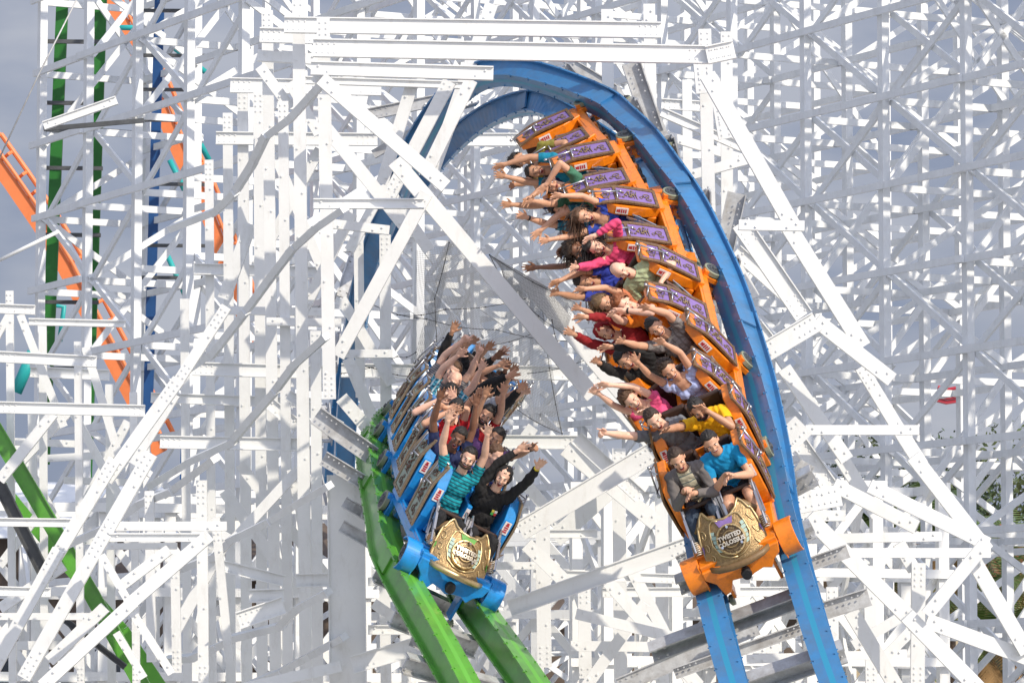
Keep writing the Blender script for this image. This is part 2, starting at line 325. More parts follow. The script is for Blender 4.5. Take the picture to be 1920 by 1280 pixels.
# ------------------------------------------------------------------ cars (local axes: X riders' right, Y forward, Z up; origin on the rail-top plane)
def arcpts(c, r, a0, a1, n, X, Y): return [c + X * (r * math.cos(a0 + (a1 - a0) * i / n)) + Y * (r * math.sin(a0 + (a1 - a0) * i / n)) for i in range(n + 1)]
def curl(mb, cx, cy, r, turns, th, pl, flip=1, n=18):   # scroll ornament in the panel plane pl(a, b, h)
    pts = []
    for i in range(n + 1):
        a = turns * 2 * math.pi * i / n; rr = r * (1 - .8 * i / n); pts.append(pl(cx + rr * math.cos(a) * flip, cy + rr * math.sin(a), th))
    mb.tube(pts, [th * (1.1 - .5 * i / n) for i in range(n + 1)], 5)
def side_panel(car, sx, y0, M):
    # shell, trimmed panel and inlays on one side of one row; y0 = seat row
    sh = MB()
    prof = [(-.22, .26), (.15, .26), (.23, .50), (.23, .86), (.10, 1.08), (-.16, 1.08), (-.22, .9)]
    X = V((0, 1, 0)); Z = V((0, 0, 1)); base = V((0, y0, 0))
    sh.extr(prof, base + V((sx * .43, 0, 0)), base + V((sx * .575, 0, 0)), X, Z)
    so_ = sh.build('side_shell', M['paint'], car, bevel=.012)
    st = MB(); st.box(base + V((sx * .503, .236, .78)), (.045, .004, .075)); st.mi = 1
    for k in range(4): st.box(base + V((sx * .503, .2415, .735 + k * .025)), (.028 - .004 * (k % 2), .0015, .008))
    st.box(base + V((sx * .503, .2415, .832)), (.018, .0015, .012))
    st.build('sticker', [STICK, STICKR], so_)
    # outer panel: lower long field and upper short field, the upper one bent inwards
    def pl(a, b, h):     # a along Y (-.2...2), b along Z (.30..1.12)
        zz = .34 + b; bend = max(0, b - .50); return V((sx * (.583 + .02 * math.sin(b * 3) + h - bend * .28), y0 + a, zz))
    fr = MB()
    def plate(a0, a1, b0, b1, h0, h1, n=6):
        for i in range(n):
            c0 = b0 + (b1 - b0) * i / n; c1 = b0 + (b1 - b0) * (i + 1) / n
            vs = [pl(a0, c0, h0), pl(a1, c0, h0), pl(a1, c1, h0), pl(a0, c1, h0), pl(a0, c0, h1), pl(a1, c0, h1), pl(a1, c1, h1), pl(a0, c1, h1)]
            fr.add(vs, [(0, 1, 2, 3), (4, 7, 6, 5), (0, 4, 5, 1), (2, 6, 7, 3), (1, 5, 6, 2), (0, 3, 7, 4)])
    A = .215; IN = .058
    plate(-A, A, 0, .765, 0, .012, 10)
    plate(-A, -A + IN, 0, .765, .0125, .030, 10); plate(A - IN, A, 0, .765, .0125, .030, 10)
    for b in (0, .485, .725): plate(-A + IN + .001, A - IN - .001, b, b + .04, .0125, .030, 1)
    pn = fr.build('side_panel', BRONZE if M['paint'] is ORANGE else BRONZEG, car, bevel=.004)
    iv = MB()
    for (b0, b1) in ((.042, .483), (.527, .723)):
        for i in range(6):
            c0 = b0 + (b1 - b0) * i / 6; c1 = b0 + (b1 - b0) * (i + 1) / 6
            iv.add([pl(-A + IN, c0, .016), pl(A - IN, c0, .016), pl(A - IN, c1, .016), pl(-A + IN, c1, .016)], [(0, 1, 2, 3)])
    iv.build('inlay', M['inlay'], pn)
    og = MB(); Q = lambda a, b, h: pl(a, b, .018 + h)
    curl(og, -.03, .12, .055, 1.3, .006, Q, 1, 22); curl(og, .06, .10, .045, 1.2, .006, Q, -1, 20); curl(og, .02, .185, .035, 1., .005, Q, 1)
    for k in range(5): og.tube([pl(-.10 + .012 * k, .245 + .03 * k, .022), pl(-.02, .262 + .028 * k, .03), pl(.09 - .010 * k, .25 + .03 * k, .022)], [.004, .008, .004], 5)
    for (a, b, r) in ((.0, .30, .022), (.05, .335, .018), (-.06, .345, .016), (.02, .385, .016), (-.03, .415, .014), (.08, .42, .013), (-.09, .30, .012)): og.sph(pl(a, b, .028), (.012, r, r * 1.3), 8, 6)
    curl(og, -.06, .43, .03, 1., .005, Q, 1); curl(og, .07, .455, .025, 1., .004, Q, -1)
    curl(og, -.04, .60, .04, 1.2, .006, Q, 1); curl(og, .06, .62, .045, 1.2, .006, Q, -1); og.tube([pl(-.12, .555, .022), pl(.02, .575, .026), pl(.12, .60, .022)], .005, 5); og.sph(pl(.01, .66, .025), (.012, .03, .02), 8, 6)
    for b in (.02, .75):
        for a in (-.19, -.06, .06, .19): og.bolt(pl(a, b, .03), V((sx, 0, 0)), .009, .008)
    og.build('ornament', GOLDP if M['paint'] is ORANGE else REDB, pn, True)
    gr = MB()
    k0 = pl(.02, .46, .07); k1 = pl(.02, .82, .11); gr.tube([k0, k1], .012, 8)
    for q in (k0, k1): gr.sph(q, .022, 10, 7)
    for (b, hh) in ((.50, .075), (.78, .105)): gr.tube([pl(-.10, b, .02), pl(.02, b, hh), pl(.14, b, .02)], .009, 6)
    gr.build('grab_handle', STEEL, pn, True)
def seat(car, x, y0, M):
    mb = MB()
    mb.box((x, y0 - .02, .40), (.20, .22, .06)); mb.box((x, y0 - .245, .61), (.215, .03, .29))
    s_ = mb.build('seat', M['paint'], car, bevel=.015)
    c = MB(); c.box((x, y0 + .0, .485), (.185, .21, .028)); c.build('cushion', LEATHER, s_, bevel=.02)
    b = MB(); ry = Matrix.Rotation(math.radians(8), 3, 'X'); R3 = (V((1, 0, 0)), ry @ V((0, 1, 0)), ry @ V((0, 0, 1)))
    b.box((x, y0 - .185, .70), (.19, .035, .21), R3); b.build('backrest', LEATHER, s_, bevel=.03)
    h = MB(); h.box((x, y0 - .21, .95), (.15, .04, .07), R3)
    for e in (-1, 1): h.box((x + e * .165, y0 - .17, .92), (.022, .06, .09), R3)
    h.build('headrest', LEATHER, s_, bevel=.025)
def lap_bar(car, x, y0, M):
    mb = MB(); mb.mi = 0
    mb.tube([(x - .21, y0 + .24, .645), (x - .16, y0 + .25, .65), (x + .16, y0 + .25, .65), (x + .21, y0 + .24, .645)], .026, 10)
    mb.mi = 1
    for e in (-1, 1):
        mb.box((x + e * .215, y0 + .40, .54), (.014, .022, .20), (V((1, 0, 0)), V((0, .89, -.45)), V((0, -.45, .89)) * -1))
        mb.tube([(x + e * .235, y0 + .24, .645), (x + e * .235, y0 + .46, .40)], .012, 6)
    mb.build('lap_bar', [LEATHER, STEEL], car)
def wheel_set(car, y, sx, M):
    mb = MB(); mb.box((sx * .52, y, .10), (.035, .09, .13)); mb.box((sx * .56, y + .02, .2), (.06, .05, .04)); mb.box((sx * .31, y, -.10), (.02, .10, .22)); mb.box((sx * .36, y, .06), (.06, .08, .03))
    c = mb.build('wheel_carrier', M['paint'], car, bevel=.008)
    def whl(cen, ax, r, wd, nm='wheel'):
        w = MB(); a = V(ax); cen = V(cen); w.mi = 0
        w.tube([cen - a * wd * .5, cen - a * wd * .42, cen + a * wd * .42, cen + a * wd * .5], [r * .93, r, r, r * .93], 24); w.mi = 1
        w.tube([cen + a * wd * .5, cen + a * (wd * .5 + .006)], [r * .80, r * .78], 20); w.tube([cen + a * (wd * .5 + .004), cen + a * (wd * .5 + .03)], [r * .28, r * .22], 12)
        for k in range(6):
            t = k * math.pi / 3; v = V((0, math.cos(t), math.sin(t))) if abs(a.x) > .5 else V((math.cos(t), math.sin(t), 0)); w.bolt(cen + v * r * .5 + a * (wd * .5 + .006), a, .010, .008)
        w.build(nm, [TYRE, DKGREY], c, False)
    whl((sx * .60, y - .03, .125), (sx, 0, 0), .118, .065)
    whl((sx * .37, y, -.385), (sx, 0, 0), .06, .05)
def make_car(kind, front):
    M = dict(paint=ORANGE, inlay=PURPLE) if kind == 'o' else dict(paint=CARBLUE, inlay=SAGE)
    car = thing('coaster_car', 'x', 'coaster car')
    mb = MB()
    mb.box((0, 0, .30), (.53, .90, .02)); mb.box((0, -.02, .19), (.12, .86, .08))
    for e in (-1, 1): mb.box((e * .50, 0, .235), (.04, .93, .055)); mb.box((e * .30, -.02, .235), (.03, .88, .045))
    for y in (-.88, -.2, .45, .86): mb.box((0, y, .20), (.50, .045, .06))
    for e in (-1, 1):
        for y in (-.55, -.05, .3): mb.box((e * .42, y, .27), (.05, .02, .05))
    mb.build('chassis', M['paint'], car, bevel=.01)
    d = MB()
    for y in (-.6, -.35, .1, .6):
        d.box((.0, y, .10), (.20, .06, .06)); d.tube([(-.45, y + .06, .13), (.45, y + .06, .13)], .028, 8)
        d.bolt((.25, y, .16), (0, 0, 1), .03, .05); d.bolt((-.25, y, .16), (0, 0, 1), .03, .05)
    d.tube([(0, -1.02, .17), (0, -.85, .17)], .045, 10); d.build('underframe', DKGREY, car)
    for y0 in (.25, -.68):
        for e in (-1, 1):
            seat(car, e * .235, y0, M); lap_bar(car, e * .235, y0, M); side_panel(car, e, y0, M)
        cs = MB(); cs.box((0, y0 - .08, .64), (.035, .18, .16)); co = cs.build('centre_console', M['paint'], car, bevel=.015)
        s2 = MB(); s2.box((0, y0 + .102, .70), (.028, .003, .06)); s2.mi = 1
        for k in range(3): s2.box((0, y0 + .1065, .675 + .02 * k), (.018, .0015, .006))
        s2.build('sticker', [STICK, STICKR], co)
        bk = MB(); bk.box((0, y0 - .285, .66), (.44, .012, .30)); bk.build('rear_bulkhead', M['paint'], car, bevel=.006)
    for e in (-1, 1):
        wheel_set(car, -.86, e, M)
        if front: wheel_set(car, .80, e, M)
    if front: nose(car, kind, M)
    done = set()
    def sq(o):
        for c in o.children:
            if c.data and c.data.name not in done:
                done.add(c.data.name)
                for v in c.data.vertices: v.co.x *= .86
            sq(c)
    sq(car)
    return car
def nose(car, kind, M):
    # bumper frame in body paint with a scalloped lower edge
    Xx = V((1, 0, 0)); Zz = V((0, 0, 1))
    b = MB(); pr = [(-.50, .24), (-.46, .12), (-.36, .06), (-.30, -.02), (-.20, .02), (-.08, .00), (0, -.03), (.08, .00), (.20, .02), (.27, -.10), (.36, -.12), (.40, .05), (.50, .14), (.50, .24)]
    b.extr(pr, V((0, 1.0, 0)), V((0, 1.10, 0)), Xx, Zz); b.box((0, .96, .26), (.50, .10, .03)); b.build('bumper_frame', M['paint'], car, bevel=.012)
    for e in (-1, 1):                 # wheel fenders: curved hoods over the front wheels
        f = MB(); n = 26; y, z = .90, .13; ro, ri = .195, .175; w0, w1 = .50, .72
        for i in range(n):
            a0 = math.radians(-62 + 200 * i / n); a1 = math.radians(-62 + 200 * (i + 1) / n); vs = []
            for a in (a0, a1):
                for r in (ri, ro):
                    for w in (w0, w1): vs.append((e * w, y + r * math.cos(a) * .95, z + r * math.sin(a)))
            f.add(vs, [(0, 1, 5, 4), (2, 6, 7, 3), (0, 4, 6, 2), (1, 3, 7, 5)] + ([(0, 2, 3, 1)] if i == 0 else []) + ([(4, 5, 7, 6)] if i == n - 1 else []))
        f.box((e * .515, .86, .14), (.008, .20, .16)); f.build('fender', M['paint'], car, bevel=.006)
    k = MB(); k.tube([(0, 1.08, .08), (0, 1.17, .08)], .055, 14); k.tube([(0, 1.17, .08), (0, 1.20, .08)], [.068, .06], 14); k.tube([(0, 1.2005, .08), (0, 1.204, .08)], .03, 10); k.build('coupler', BLACK, car, False)
    # nose shield: a curved plate, its plane leaning back; local (a, b): a across, b up the face
    O = V((0, 1.14, .28)); T = math.radians(40); Bv = V((0, -math.sin(T), math.cos(T))); Nv = V((0, math.cos(T), math.sin(T)))
    def sp(a, b, h=0): return O + V((a * .94, 0, 0)) + Bv * (b * .86) + Nv * (h - .62 * a * a - .25 * (b - .25) ** 2)
    half = [(0, .50), (.10, .52), (.19, .58), (.25, .68), (.30, .62), (.34, .53), (.365, .53), (.38, .46), (.40, .36), (.425, .22), (.415, .08), (.36, .01), (.2, -.025), (0, -.04)]
    def inside(a, b):
        poly = half + [(-x, y) for x, y in half[::-1]]; c = False; j = len(poly) - 1
        for i in range(len(poly)):
            xi, yi = poly[i]; xj, yj = poly[j]
            if (yi > b) != (yj > b) and a < (xj - xi) * (b - yi) / (yj - yi) + xi: c = not c
            j = i
        return c
    s = MB(); cols = 24; tops = []
    def hi(a):
        a = abs(a); h = [p for p in half[:9]]
        for i in range(len(h) - 1):
            if h[i][0] <= a <= h[i + 1][0]: return h[i][1] + (h[i + 1][1] - h[i][1]) * (a - h[i][0]) / (h[i + 1][0] - h[i][0])
        return .30
    def lo(a):
        a = abs(a); return -.04 + .015 * (a / .2) ** 2 + (max(0, a - .3) * 1.3) ** 2
    A = .425; nr = 10
    for h0 in (0., -.05):
        base = len(s.v)
        for i in range(cols + 1):
            a = -A + 2 * A * i / cols
            for j in range(nr + 1): b = lo(a) + (hi(a) - lo(a)) * j / nr; s.v.append(tuple(sp(a, b, h0)))
        for i in range(cols):
            for j in range(nr):
                q = base + i * (nr + 1) + j; s.f.append((q, q + nr + 1, q + nr + 2, q + 1) if h0 == 0 else (q, q + 1, q + nr + 2, q + nr + 1)); s.m.append(0)
    L = (cols + 1) * (nr + 1)
    def rim(i0, i1): s.f.append((i0, i1, i1 + L, i0 + L)); s.m.append(0)
    for i in range(cols): rim(i * (nr + 1), (i + 1) * (nr + 1)); rim((i + 1) * (nr + 1) + nr, i * (nr + 1) + nr)
    for j in range(nr): rim(j + 1, j); rim(cols * (nr + 1) + j, cols * (nr + 1) + j + 1)
    sh = s.build('nose_shield', GOLD, car, True); 
    tr = MB(); up = [(a / 40 * A, hi(a / 40 * A)) for a in range(-40, 41)]; tr.tube([sp(a, b, .005) for a, b in up], .015, 6)
    for e in (-1, 1):
        wing = [(e * .085, .50), (e * .15, .53), (e * .20, .50), (e * .235, .40), (e * .255, .25), (e * .20, .10), (e * .1, .035), (0, .015)]
        tr.tube([sp(a, b, .008) for a, b in wing], .011, 6)
        for c in ((e * .33, .40, .07), (e * .34, .24, .06), (e * .31, .10, .05)): 
            pts = [sp(c[0] + c[2] * (1 - .75 * i / 16) * math.cos(e * 6.5 * i / 16 + 1) * .6, c[1] + c[2] * (1 - .75 * i / 16) * math.sin(6.5 * i / 16 + 1), .006) for i in range(17)]; tr.tube(pts, .007, 5)
    tr.build('gold_trim', GOLDL, sh, True)
    inl = MB()
    def patch(pts, h): inl.add([sp(a, b, h) for a, b in pts], [tuple(range(len(pts)))])
    for e in (-1, 1):
        for k in range(5):            # feathers of the wing field
            b0 = .13 + .055 * k; q = [(e * (.165 + .006 * k), b0), (e * (.225 + .004 * k), b0 + .02), (e * (.222 + .004 * k), b0 + .062), (e * (.160 + .004 * k), b0 + .045)]
            if e < 0: q = q[::-1]
            patch(q, .012)
    inl.mi = 1
    patch([(-.09, .42), (.09, .42), (.12, .505), (.02, .512), (-.12, .505)], .014)
    for e in (-1, 1):
        q = [(e * .395, .36), (e * .405, .30), (e * .412, .18), (e * .385, .26)]; patch(q if e > 0 else q[::-1], .008)
    inl.build('inlay', [mat('pale_feather_inlay', (.35, .48, .42), .4), M['inlay'] if kind == 'o' else GINLAY], sh)
    # medallion
    C = (0, .235); mo = MB()
    def ring(r0, r1, h0, h1, n=40, m=0):
        mo.mi = m; vs = []
        for i in range(n):
            t = 2 * math.pi * i / n
            for r, h in ((r0, h0), (r1, h1)): vs.append(sp(C[0] + r * math.cos(t), C[1] + r * math.sin(t), h))
        mo.add(vs, [(2 * i, 2 * i + 1, 2 * ((i + 1) % n) + 1, 2 * ((i + 1) % n)) for i in range(n)])
    ring(.0001, .09, .034, .034, m=1); ring(.09, .105, .034, .046); ring(.105, .11, .046, .030); ring(.11, .165, .030, .030, m=1); ring(.165, .172, .030, .044); ring(.172, .188, .044, .044); ring(.188, .198, .044, .004)
    mo.mi = 0
    for k in range(14):
        t = 2 * math.pi * k / 14 + .2; mo.sph(sp(.172 * math.cos(t), C[1] + .172 * math.sin(t), .047), .010, 8, 6)
    mo.mi = 0
    for k in range(48):
        t = 2 * math.pi * k / 48; q = sp(.1 * math.cos(t), C[1] + .1 * math.sin(t), .046); mo.bolt(q, Nv, .004, .006)
    mo.mi = 2
    for t in (math.radians(95), math.radians(215), math.radians(335)): mo.tube([sp(.15 * math.cos(t), C[1] + .15 * math.sin(t), .03), sp(.15 * math.cos(t), C[1] + .15 * math.sin(t), .07)], [.021, .016], 8)
    md = mo.build('medallion', [GOLDL, DARKBR, CHROME], sh, False)
    def text(body, size, a, b, rot, m, nm, h, bold=.0, arc=None):
        cu = bpy.data.curves.new(nm, 'FONT'); cu.body = body; cu.size = size; cu.extrude = .004; cu.align_x = 'CENTER'; cu.align_y = 'CENTER'; cu.offset = bold; cu.resolution_u = 2
        tmp = bpy.data.objects.new('t', cu); COL.objects.link(tmp); me = bpy.data.meshes.new_from_object(tmp.evaluated_get(bpy.context.evaluated_depsgraph_get())); bpy.data.objects.remove(tmp)
        cr, sr = math.cos(rot), math.sin(rot)
        for v in me.vertices: x, y, z = v.co; x *= -1; v.co = sp(a + (x * cr - y * sr), b + (x * sr + y * cr), h + z)
        me.flip_normals(); me.materials.clear(); me.materials.append(m); o = bpy.data.objects.new(nm, me); link(o, md); return o
    # the riders' right is the viewer's left, so x runs mirrored on the face
    text('TWISTED', .074, 0, C[1] + .036, 0, LETW, 'lettering', .056, .003); text('COLOSSUS', .074, 0, C[1] - .038, 0, LETW, 'lettering', .056, .003)
    def arctext(body, rad, a_mid, size, flip, m):
        n = len(body); stp = size * .74 / rad
        for i, ch in enumerate(body):
            if ch == ' ': continue
            t = a_mid + (i - (n - 1) / 2) * stp * (-1 if not flip else 1)
            text(ch, size, -rad * math.cos(t), C[1] + rad * math.sin(t), -(t - math.pi / 2) + (math.pi if flip else 0), m, 'ring_letter', .031)
    arctext('SIX FLAGS', .134, math.pi / 2, .030, False, GOLDL); arctext('MAGIC MOUNTAIN', .140, -math.pi / 2, .022, True, GOLDL)
    # padded bar under the shield and two horn lamps
    pb = MB(); pb.tube([sp(-.40, .0, .02), sp(-.30, -.05, .045), sp(-.12, -.085, .06), sp(.12, -.085, .06), sp(.30, -.05, .045), sp(.40, .0, .02)], [.030, .036, .038, .038, .036, .030], 14); pb.build('padded_bar', PADB if kind == 'o' else GOLDL, car, True)
    for e in (-1, 1):
        lp = MB(); c = sp(e * .47, .30, .03); lp.ell(c, (V((.06, 0, 0)), Nv * .035, Bv * .075), 16, 10); lp.mi = 1
        for k in range(-3, 4): 
            z = k * .021; w = .058 * math.sqrt(max(0, 1 - (z / .085) ** 2)); lp.tube([c + V((-w, 0, 0)) + Bv * z, c + Nv * .045 + Bv * z, c + V((w, 0, 0)) + Bv * z], .0065, 5)
        lp.build('headlamp', [BRONZE, LETW], car, True)
    tb = MB(); n = 9
    for e in (-1, 1): tb.tube([sp(e * .42, .50, -.08), sp(e * .30, .60, -.06), sp(e * .12, .545, -.05)], .045, 10)
    tb.build('knee_pad', PADB, car, True)
    ar = MB()
    for e in (-.46, -.05, .05, .46): ar.tube([(e, .48, .74), (e, .98, .42)], .017, 8); ar.box((e, .75, .57), (.016, .12, .022), (V((1, 0, 0)), V((0, .84, -.54)), V((0, .54, .84))))
    ar.build('restraint_arm', STEEL, car)
def copy_tree(o, parent=None):
    c = o.copy(); COL.objects.link(c)
    if parent: c.parent = parent
    for ch in o.children: copy_tree(ch, c)
    return c
CARFRAME = {}
def place_train(TR, s0, kind, labels, group):
    fr = make_car(kind, True); mid = make_car(kind, False); cars = [fr, mid] + [copy_tree(mid) for _ in range(4)]
    for i, c in enumerate(cars):
        p, x, f, u = TR.at(s0 + .25 + 1.9 * i); R = Matrix((x, f, u)).transposed(); c.matrix_world = Matrix.Translation(p) @ R.to_4x4()
        c['label'] = labels[i]; c['group'] = group; CARFRAME[(kind, i)] = (p, x, f, u)
    return cars
place_train(BT, bs0, 'o', ['front orange coaster car with bronze medallion nose on blue rails', 'orange coaster car carrying the riders in lavender and pink tops',
    'orange coaster car carrying the riders in orange shirt and red hood', 'orange coaster car carrying the riders in pink long sleeves and blue shirts',
    'orange coaster car carrying the rider in a green shirt near the curve', 'last orange coaster car at the top of the curve'], 'cars of the orange train')
place_train(GT, gs0, 'g', ['front blue coaster car with golden medallion nose on green rails', 'blue coaster car carrying the riders in red and purple shirts',
    'blue coaster car carrying the rider in a blue plaid shirt', 'blue coaster car behind the bald rider, fourth from the nose', 'blue coaster car half hidden behind raised hands, second from last', 'last blue coaster car at the tail of the train'], 'cars of the blue train')
def seatpos(kind, row, side):      # row 0 = front; returns hip point and axes
    p, x, f, u = CARFRAME[(kind, row // 2)]; y = .25 if row % 2 == 0 else -.68
    return p + x * (.205 * side) + f * (y - .05) + u * .56, x, f, u
# ------------------------------------------------------------------ people
SKIN = {'l': (.80, .48, .35), 'm': (.64, .35, .225), 't': (.52, .275, .165), 'd': (.22, .10, .058)}
def skinm(k): return mat('skin_' + {'l': 'light', 'm': 'medium', 't': 'tan', 'd': 'deep'}[k], SKIN[k], .5, var=.10, vscale=30, bump=.1, bscale=90)
HAIRC = {'k': (.018, .014, .012), 'b': (.045, .024, .014), 'c': (.12, .06, .03), 'r': (.30, .095, .03), 'n': (.22, .14, .07)}
def hairm(k): return mat('hair_' + {'k': 'black', 'b': 'dark_brown', 'c': 'brown', 'r': 'ginger', 'n': 'light_brown'}[k], HAIRC[k], .5, var=.35, vscale=80, bump=.8, bscale=120)
EYEW = mat('eye_white', (.7, .7, .68), .3); EYED = mat('eye_iris', (.02, .012, .01), .25); MOUTH = mat('mouth_inside', (.12, .012, .012), .5); TEETH = mat('teeth', (.75, .72, .66), .3); LIPS = mat('lips', (.42, .13, .10), .4)
def cloth(name, c): return mat('cloth_' + name, c, .85, var=.10, vscale=10, bump=.35, bscale=90)
def cone(mb, a, b, ra, rb, n=12):
    mb.sph(a, ra, n, 8); mb.sph(b, rb, n, 8); mb.tube([a, b], [ra, rb], n)
def raysphere(px, py, S, L, pref):
    d = (P(px, py, 10) - CAM).normalized(); oc = CAM - S; b = oc.dot(d); c = oc.dot(oc) - L * L; disc = b * b - c
    if disc <= 0: q = CAM + d * (-b); return S + (q - S).normalized() * L
    r = math.sqrt(disc); q1 = CAM + d * (-b - r); q2 = CAM + d * (-b + r)
    return q1 if (q1 - S).dot(pref) >= (q2 - S).dot(pref) else q2
def remesh(mb, vox, smooth=2, fac=.5):
    me = bpy.data.meshes.new('t'); me.from_pydata(mb.v, [], mb.f); o = bpy.data.objects.new('t', me); COL.objects.link(o)
    r = o.modifiers.new('r', 'REMESH'); r.mode = 'VOXEL'; r.voxel_size = vox; r.use_smooth_shade = True
    s = o.modifiers.new('s', 'SMOOTH'); s.factor = fac; s.iterations = smooth
    out = bpy.data.meshes.new_from_object(o.evaluated_get(bpy.context.evaluated_depsgraph_get())); bpy.data.objects.remove(o); bpy.data.meshes.remove(me); return out
def hand(mb0, W, d, palm_n, side, pose, rnd):
    mb = MB(); hand_(mb, W, d, palm_n, side, pose, rnd); k = 1.14
    mb0.add([W + (V(v) - W) * k for v in mb.v], mb.f)
def hand_(mb, W, d, palm_n, side, pose, rnd):
    # W wrist, d direction of the hand, palm_n = normal of the palm, side = direction to the thumb
    d = d.normalized(); palm_n = (palm_n - d * palm_n.dot(d)).normalized(); t = d.cross(palm_n).normalized()
    if t.dot(side) < 0: t = -t
    cone(mb, W - d * .01, W + d * .02, .024, .026); mb.ell(W + d * .055, (t * .040, palm_n * .016, d * .048), 12, 8)
    sp = {'open': .16, 'relax': .08, 'point': .05, 'fist': .02}[pose]
    for k, (off, ln, r) in enumerate(((.030, .072, .0098), (.010, .082, .0102), (-.011, .077, .0098), (-.031, .060, .0088))):
        ang = (1.5 - k) * sp + rnd.uniform(-.05, .05); b = W + d * (.092 - abs(k - 1.2) * .004) + t * off
        cl = {'open': rnd.uniform(.05, .35), 'relax': rnd.uniform(.5, .8), 'point': .05 if k == 0 else 1.7, 'fist': 1.7}[pose]
        v = d * math.cos(ang) + t * math.sin(ang); p = b - v * .012; c = cl * .45
        for seg, (fr, rr) in enumerate(((.45, 1), (.30, .92), (.25, .82))):
            q = p + (v * math.cos(c) + palm_n * math.sin(c)) * ln * fr; cone(mb, p, q, r * rr, r * rr * .93, 8); p = q; c += cl * .6
    b = W + d * .03 + t * .028; a1 = .75 if pose == 'open' else .45; v = (d * math.cos(a1) + t * math.sin(a1) + palm_n * .25).normalized()
    q = b + v * .045; cone(mb, b, q, .0135, .011, 8); v2 = (v + d * .5).normalized(); cone(mb, q, q + v2 * .032, .011, .009, 8)
def smoothstep(a, b, x): return max(0, min(1, (x - a) / (b - a))) 
def person(kind, row, side, head, hR, hL, label, skin='l', hair=('short', 'b'), shirt=('x', (.3, .3, .3)), sleeve='short', pants=(.03, .03, .04), shorts=False, mouth='open', look=None,
           beard=None, female=False, poseR='open', poseL='open', roll=0., inner=None, extra=(), smat=None, lean=0., scale=1.):
    rnd = random.Random(hash(label) % 1000 if False else sum(map(ord, label)))
    H, X, F, U = seatpos(kind, row, side); R = Matrix((X, F, U)).transposed(); Ri = R.transposed()
    pref = U + F * .3
    toL = lambda w: Ri @ (w - H)
    hd = toL(raysphere(head[0], head[1], H, .74 * scale, U * 1.0))
    if hd.z < .45: hd = V((hd.x * .5, hd.y * .5, .66))
    # torso
    base = V((0, 0, 0)); upn = (hd - base).normalized(); N = hd - upn * .20 - V((0, .015, 0)); chest = N * .68 + V((0, -.015, 0)); belly = N * .32
    fem = .9 if female else 1.
    lat = V((1, 0, 0)); lat = (lat - upn * upn.x).normalized(); fw = upn.cross(lat).normalized()
    mb = MB()
    mb.ell(base + V((0, .02, .02)), (lat * .165, fw * .125, upn * .13), 16, 10); mb.ell(belly, (lat * .145 * fem, fw * (.115 if not female else .095), upn * .15), 16, 10)
    mb.ell(chest, (lat * .175 * fem, fw * .118, upn * .17), 16, 10); mb.ell(N - upn * .07, (lat * .165 * fem, fw * .085, upn * .075), 16, 10)
    if female:
        for e in (-1, 1): mb.ell(chest + lat * (.072 * e) + fw * .085 + upn * .0, (lat * .06, fw * .06, upn * .06), 10, 8)
    cone(mb, N - upn * .05, hd - upn * .06 - fw * .01, .062 * (.88 if female else 1), .055 * (.88 if female else 1))
    bones = [('torso', base, N - upn * .03, .16)]
    arms = []
    for e, hp, pose in ((1, hR, poseR), (-1, hL, poseL)):
        S = N - upn * .075 + lat * (.168 * e * fem); Sw = H + R @ S
        if hp is None: T = V((e * .13, .42, .17)); pose = 'relax'; hpl = True
        else:
            hpl = False; wx = raysphere(hp[0], hp[1], Sw, (hp[2] if len(hp) > 2 else .67), pref if len(hp) < 4 else CAM - Sw); T = toL(wx)
        dv = T - S; L = dv.length; dn = dv.normalized(); W = T - dn * .075
        if not hpl and L > .5: S2 = S + dn * .03 + upn * .025
        else: S2 = S
        cone(mb, N - upn * .08 + lat * (.10 * e), S2, .075 * fem, .062 * fem)
        l1, l2 = .305, .285; D = (W - S2).length; D = min(D, l1 + l2 - .004) if hpl or L < .6 else l1 + l2 - .008
        a = (l1 * l1 - l2 * l2 + D * D) / (2 * D); h = math.sqrt(max(1e-6, l1 * l1 - a * a)); ax = (W - S2).normalized()
        bd = (lat * e * .6 - U * 0 + V((0, -.2, -1.)) if hpl or L < .45 else lat * e * .9 + V((0, -.5, 0))); bd = (bd - ax * bd.dot(ax)).normalized()
        E = S2 + ax * a + bd * h; W = S2 + ax * D
        k = .86 if female else 1.
        cone(mb, S2, E, .056 * k, .042 * k); cone(mb, E, E + (W - E) * .35, .042 * k, .043 * k); cone(mb, E + (W - E) * .35, W, .043 * k, .026 * k)
        hv = (W - E).normalized(); 
        pn = fw * .9 + V((0, .4, 0)) + lat * (-.2 * e)
        if hpl: pn = V((0, 0, -1))
        hand(mb, W, (hv + dn * .4 if not hpl else V((-.3 * e, .9, -.1))), pn, -lat * e + (V((0, 0, 0))), pose, rnd)
        bones += [('uarm', S2, E, .055), ('farm', E, W, .038), ('hand', W, W + hv * .16, .03)]; arms.append((S2, E, W, hv))
    for e in (-1, 1):
        hp = V((.09 * e, .02, -.02)); kn = V((.125 * e, .44, .045)); an = V((.12 * e, .56, -.36)); toe = V((.125 * e, .72, -.42))
        cone(mb, hp, kn, .092, .062); cone(mb, kn, kn.lerp(an, .35), .06, .06); cone(mb, kn.lerp(an, .35), an, .06, .038); cone(mb, an + V((0, -.02, -.04)), toe, .042, .036)
        bones += [('thigh', hp, kn, .085), ('shin', kn, an, .055), ('foot', an + V((0, 0, -.04)), toe, .045)]
    # head frame
    hu = (upn + V((0, 0, .3))).normalized(); lk = Ri @ ((CAM - H).normalized() * .75 + F * .35 + U * -.05 if look is None else V(look))
    if roll: hu = Matrix.Rotation(roll, 3, lk.normalized()) @ hu
    lk = (lk - hu * lk.dot(hu) * .75).normalized(); hu = (hu - lk * hu.dot(lk)).normalized(); hr = lk.cross(hu).normalized()
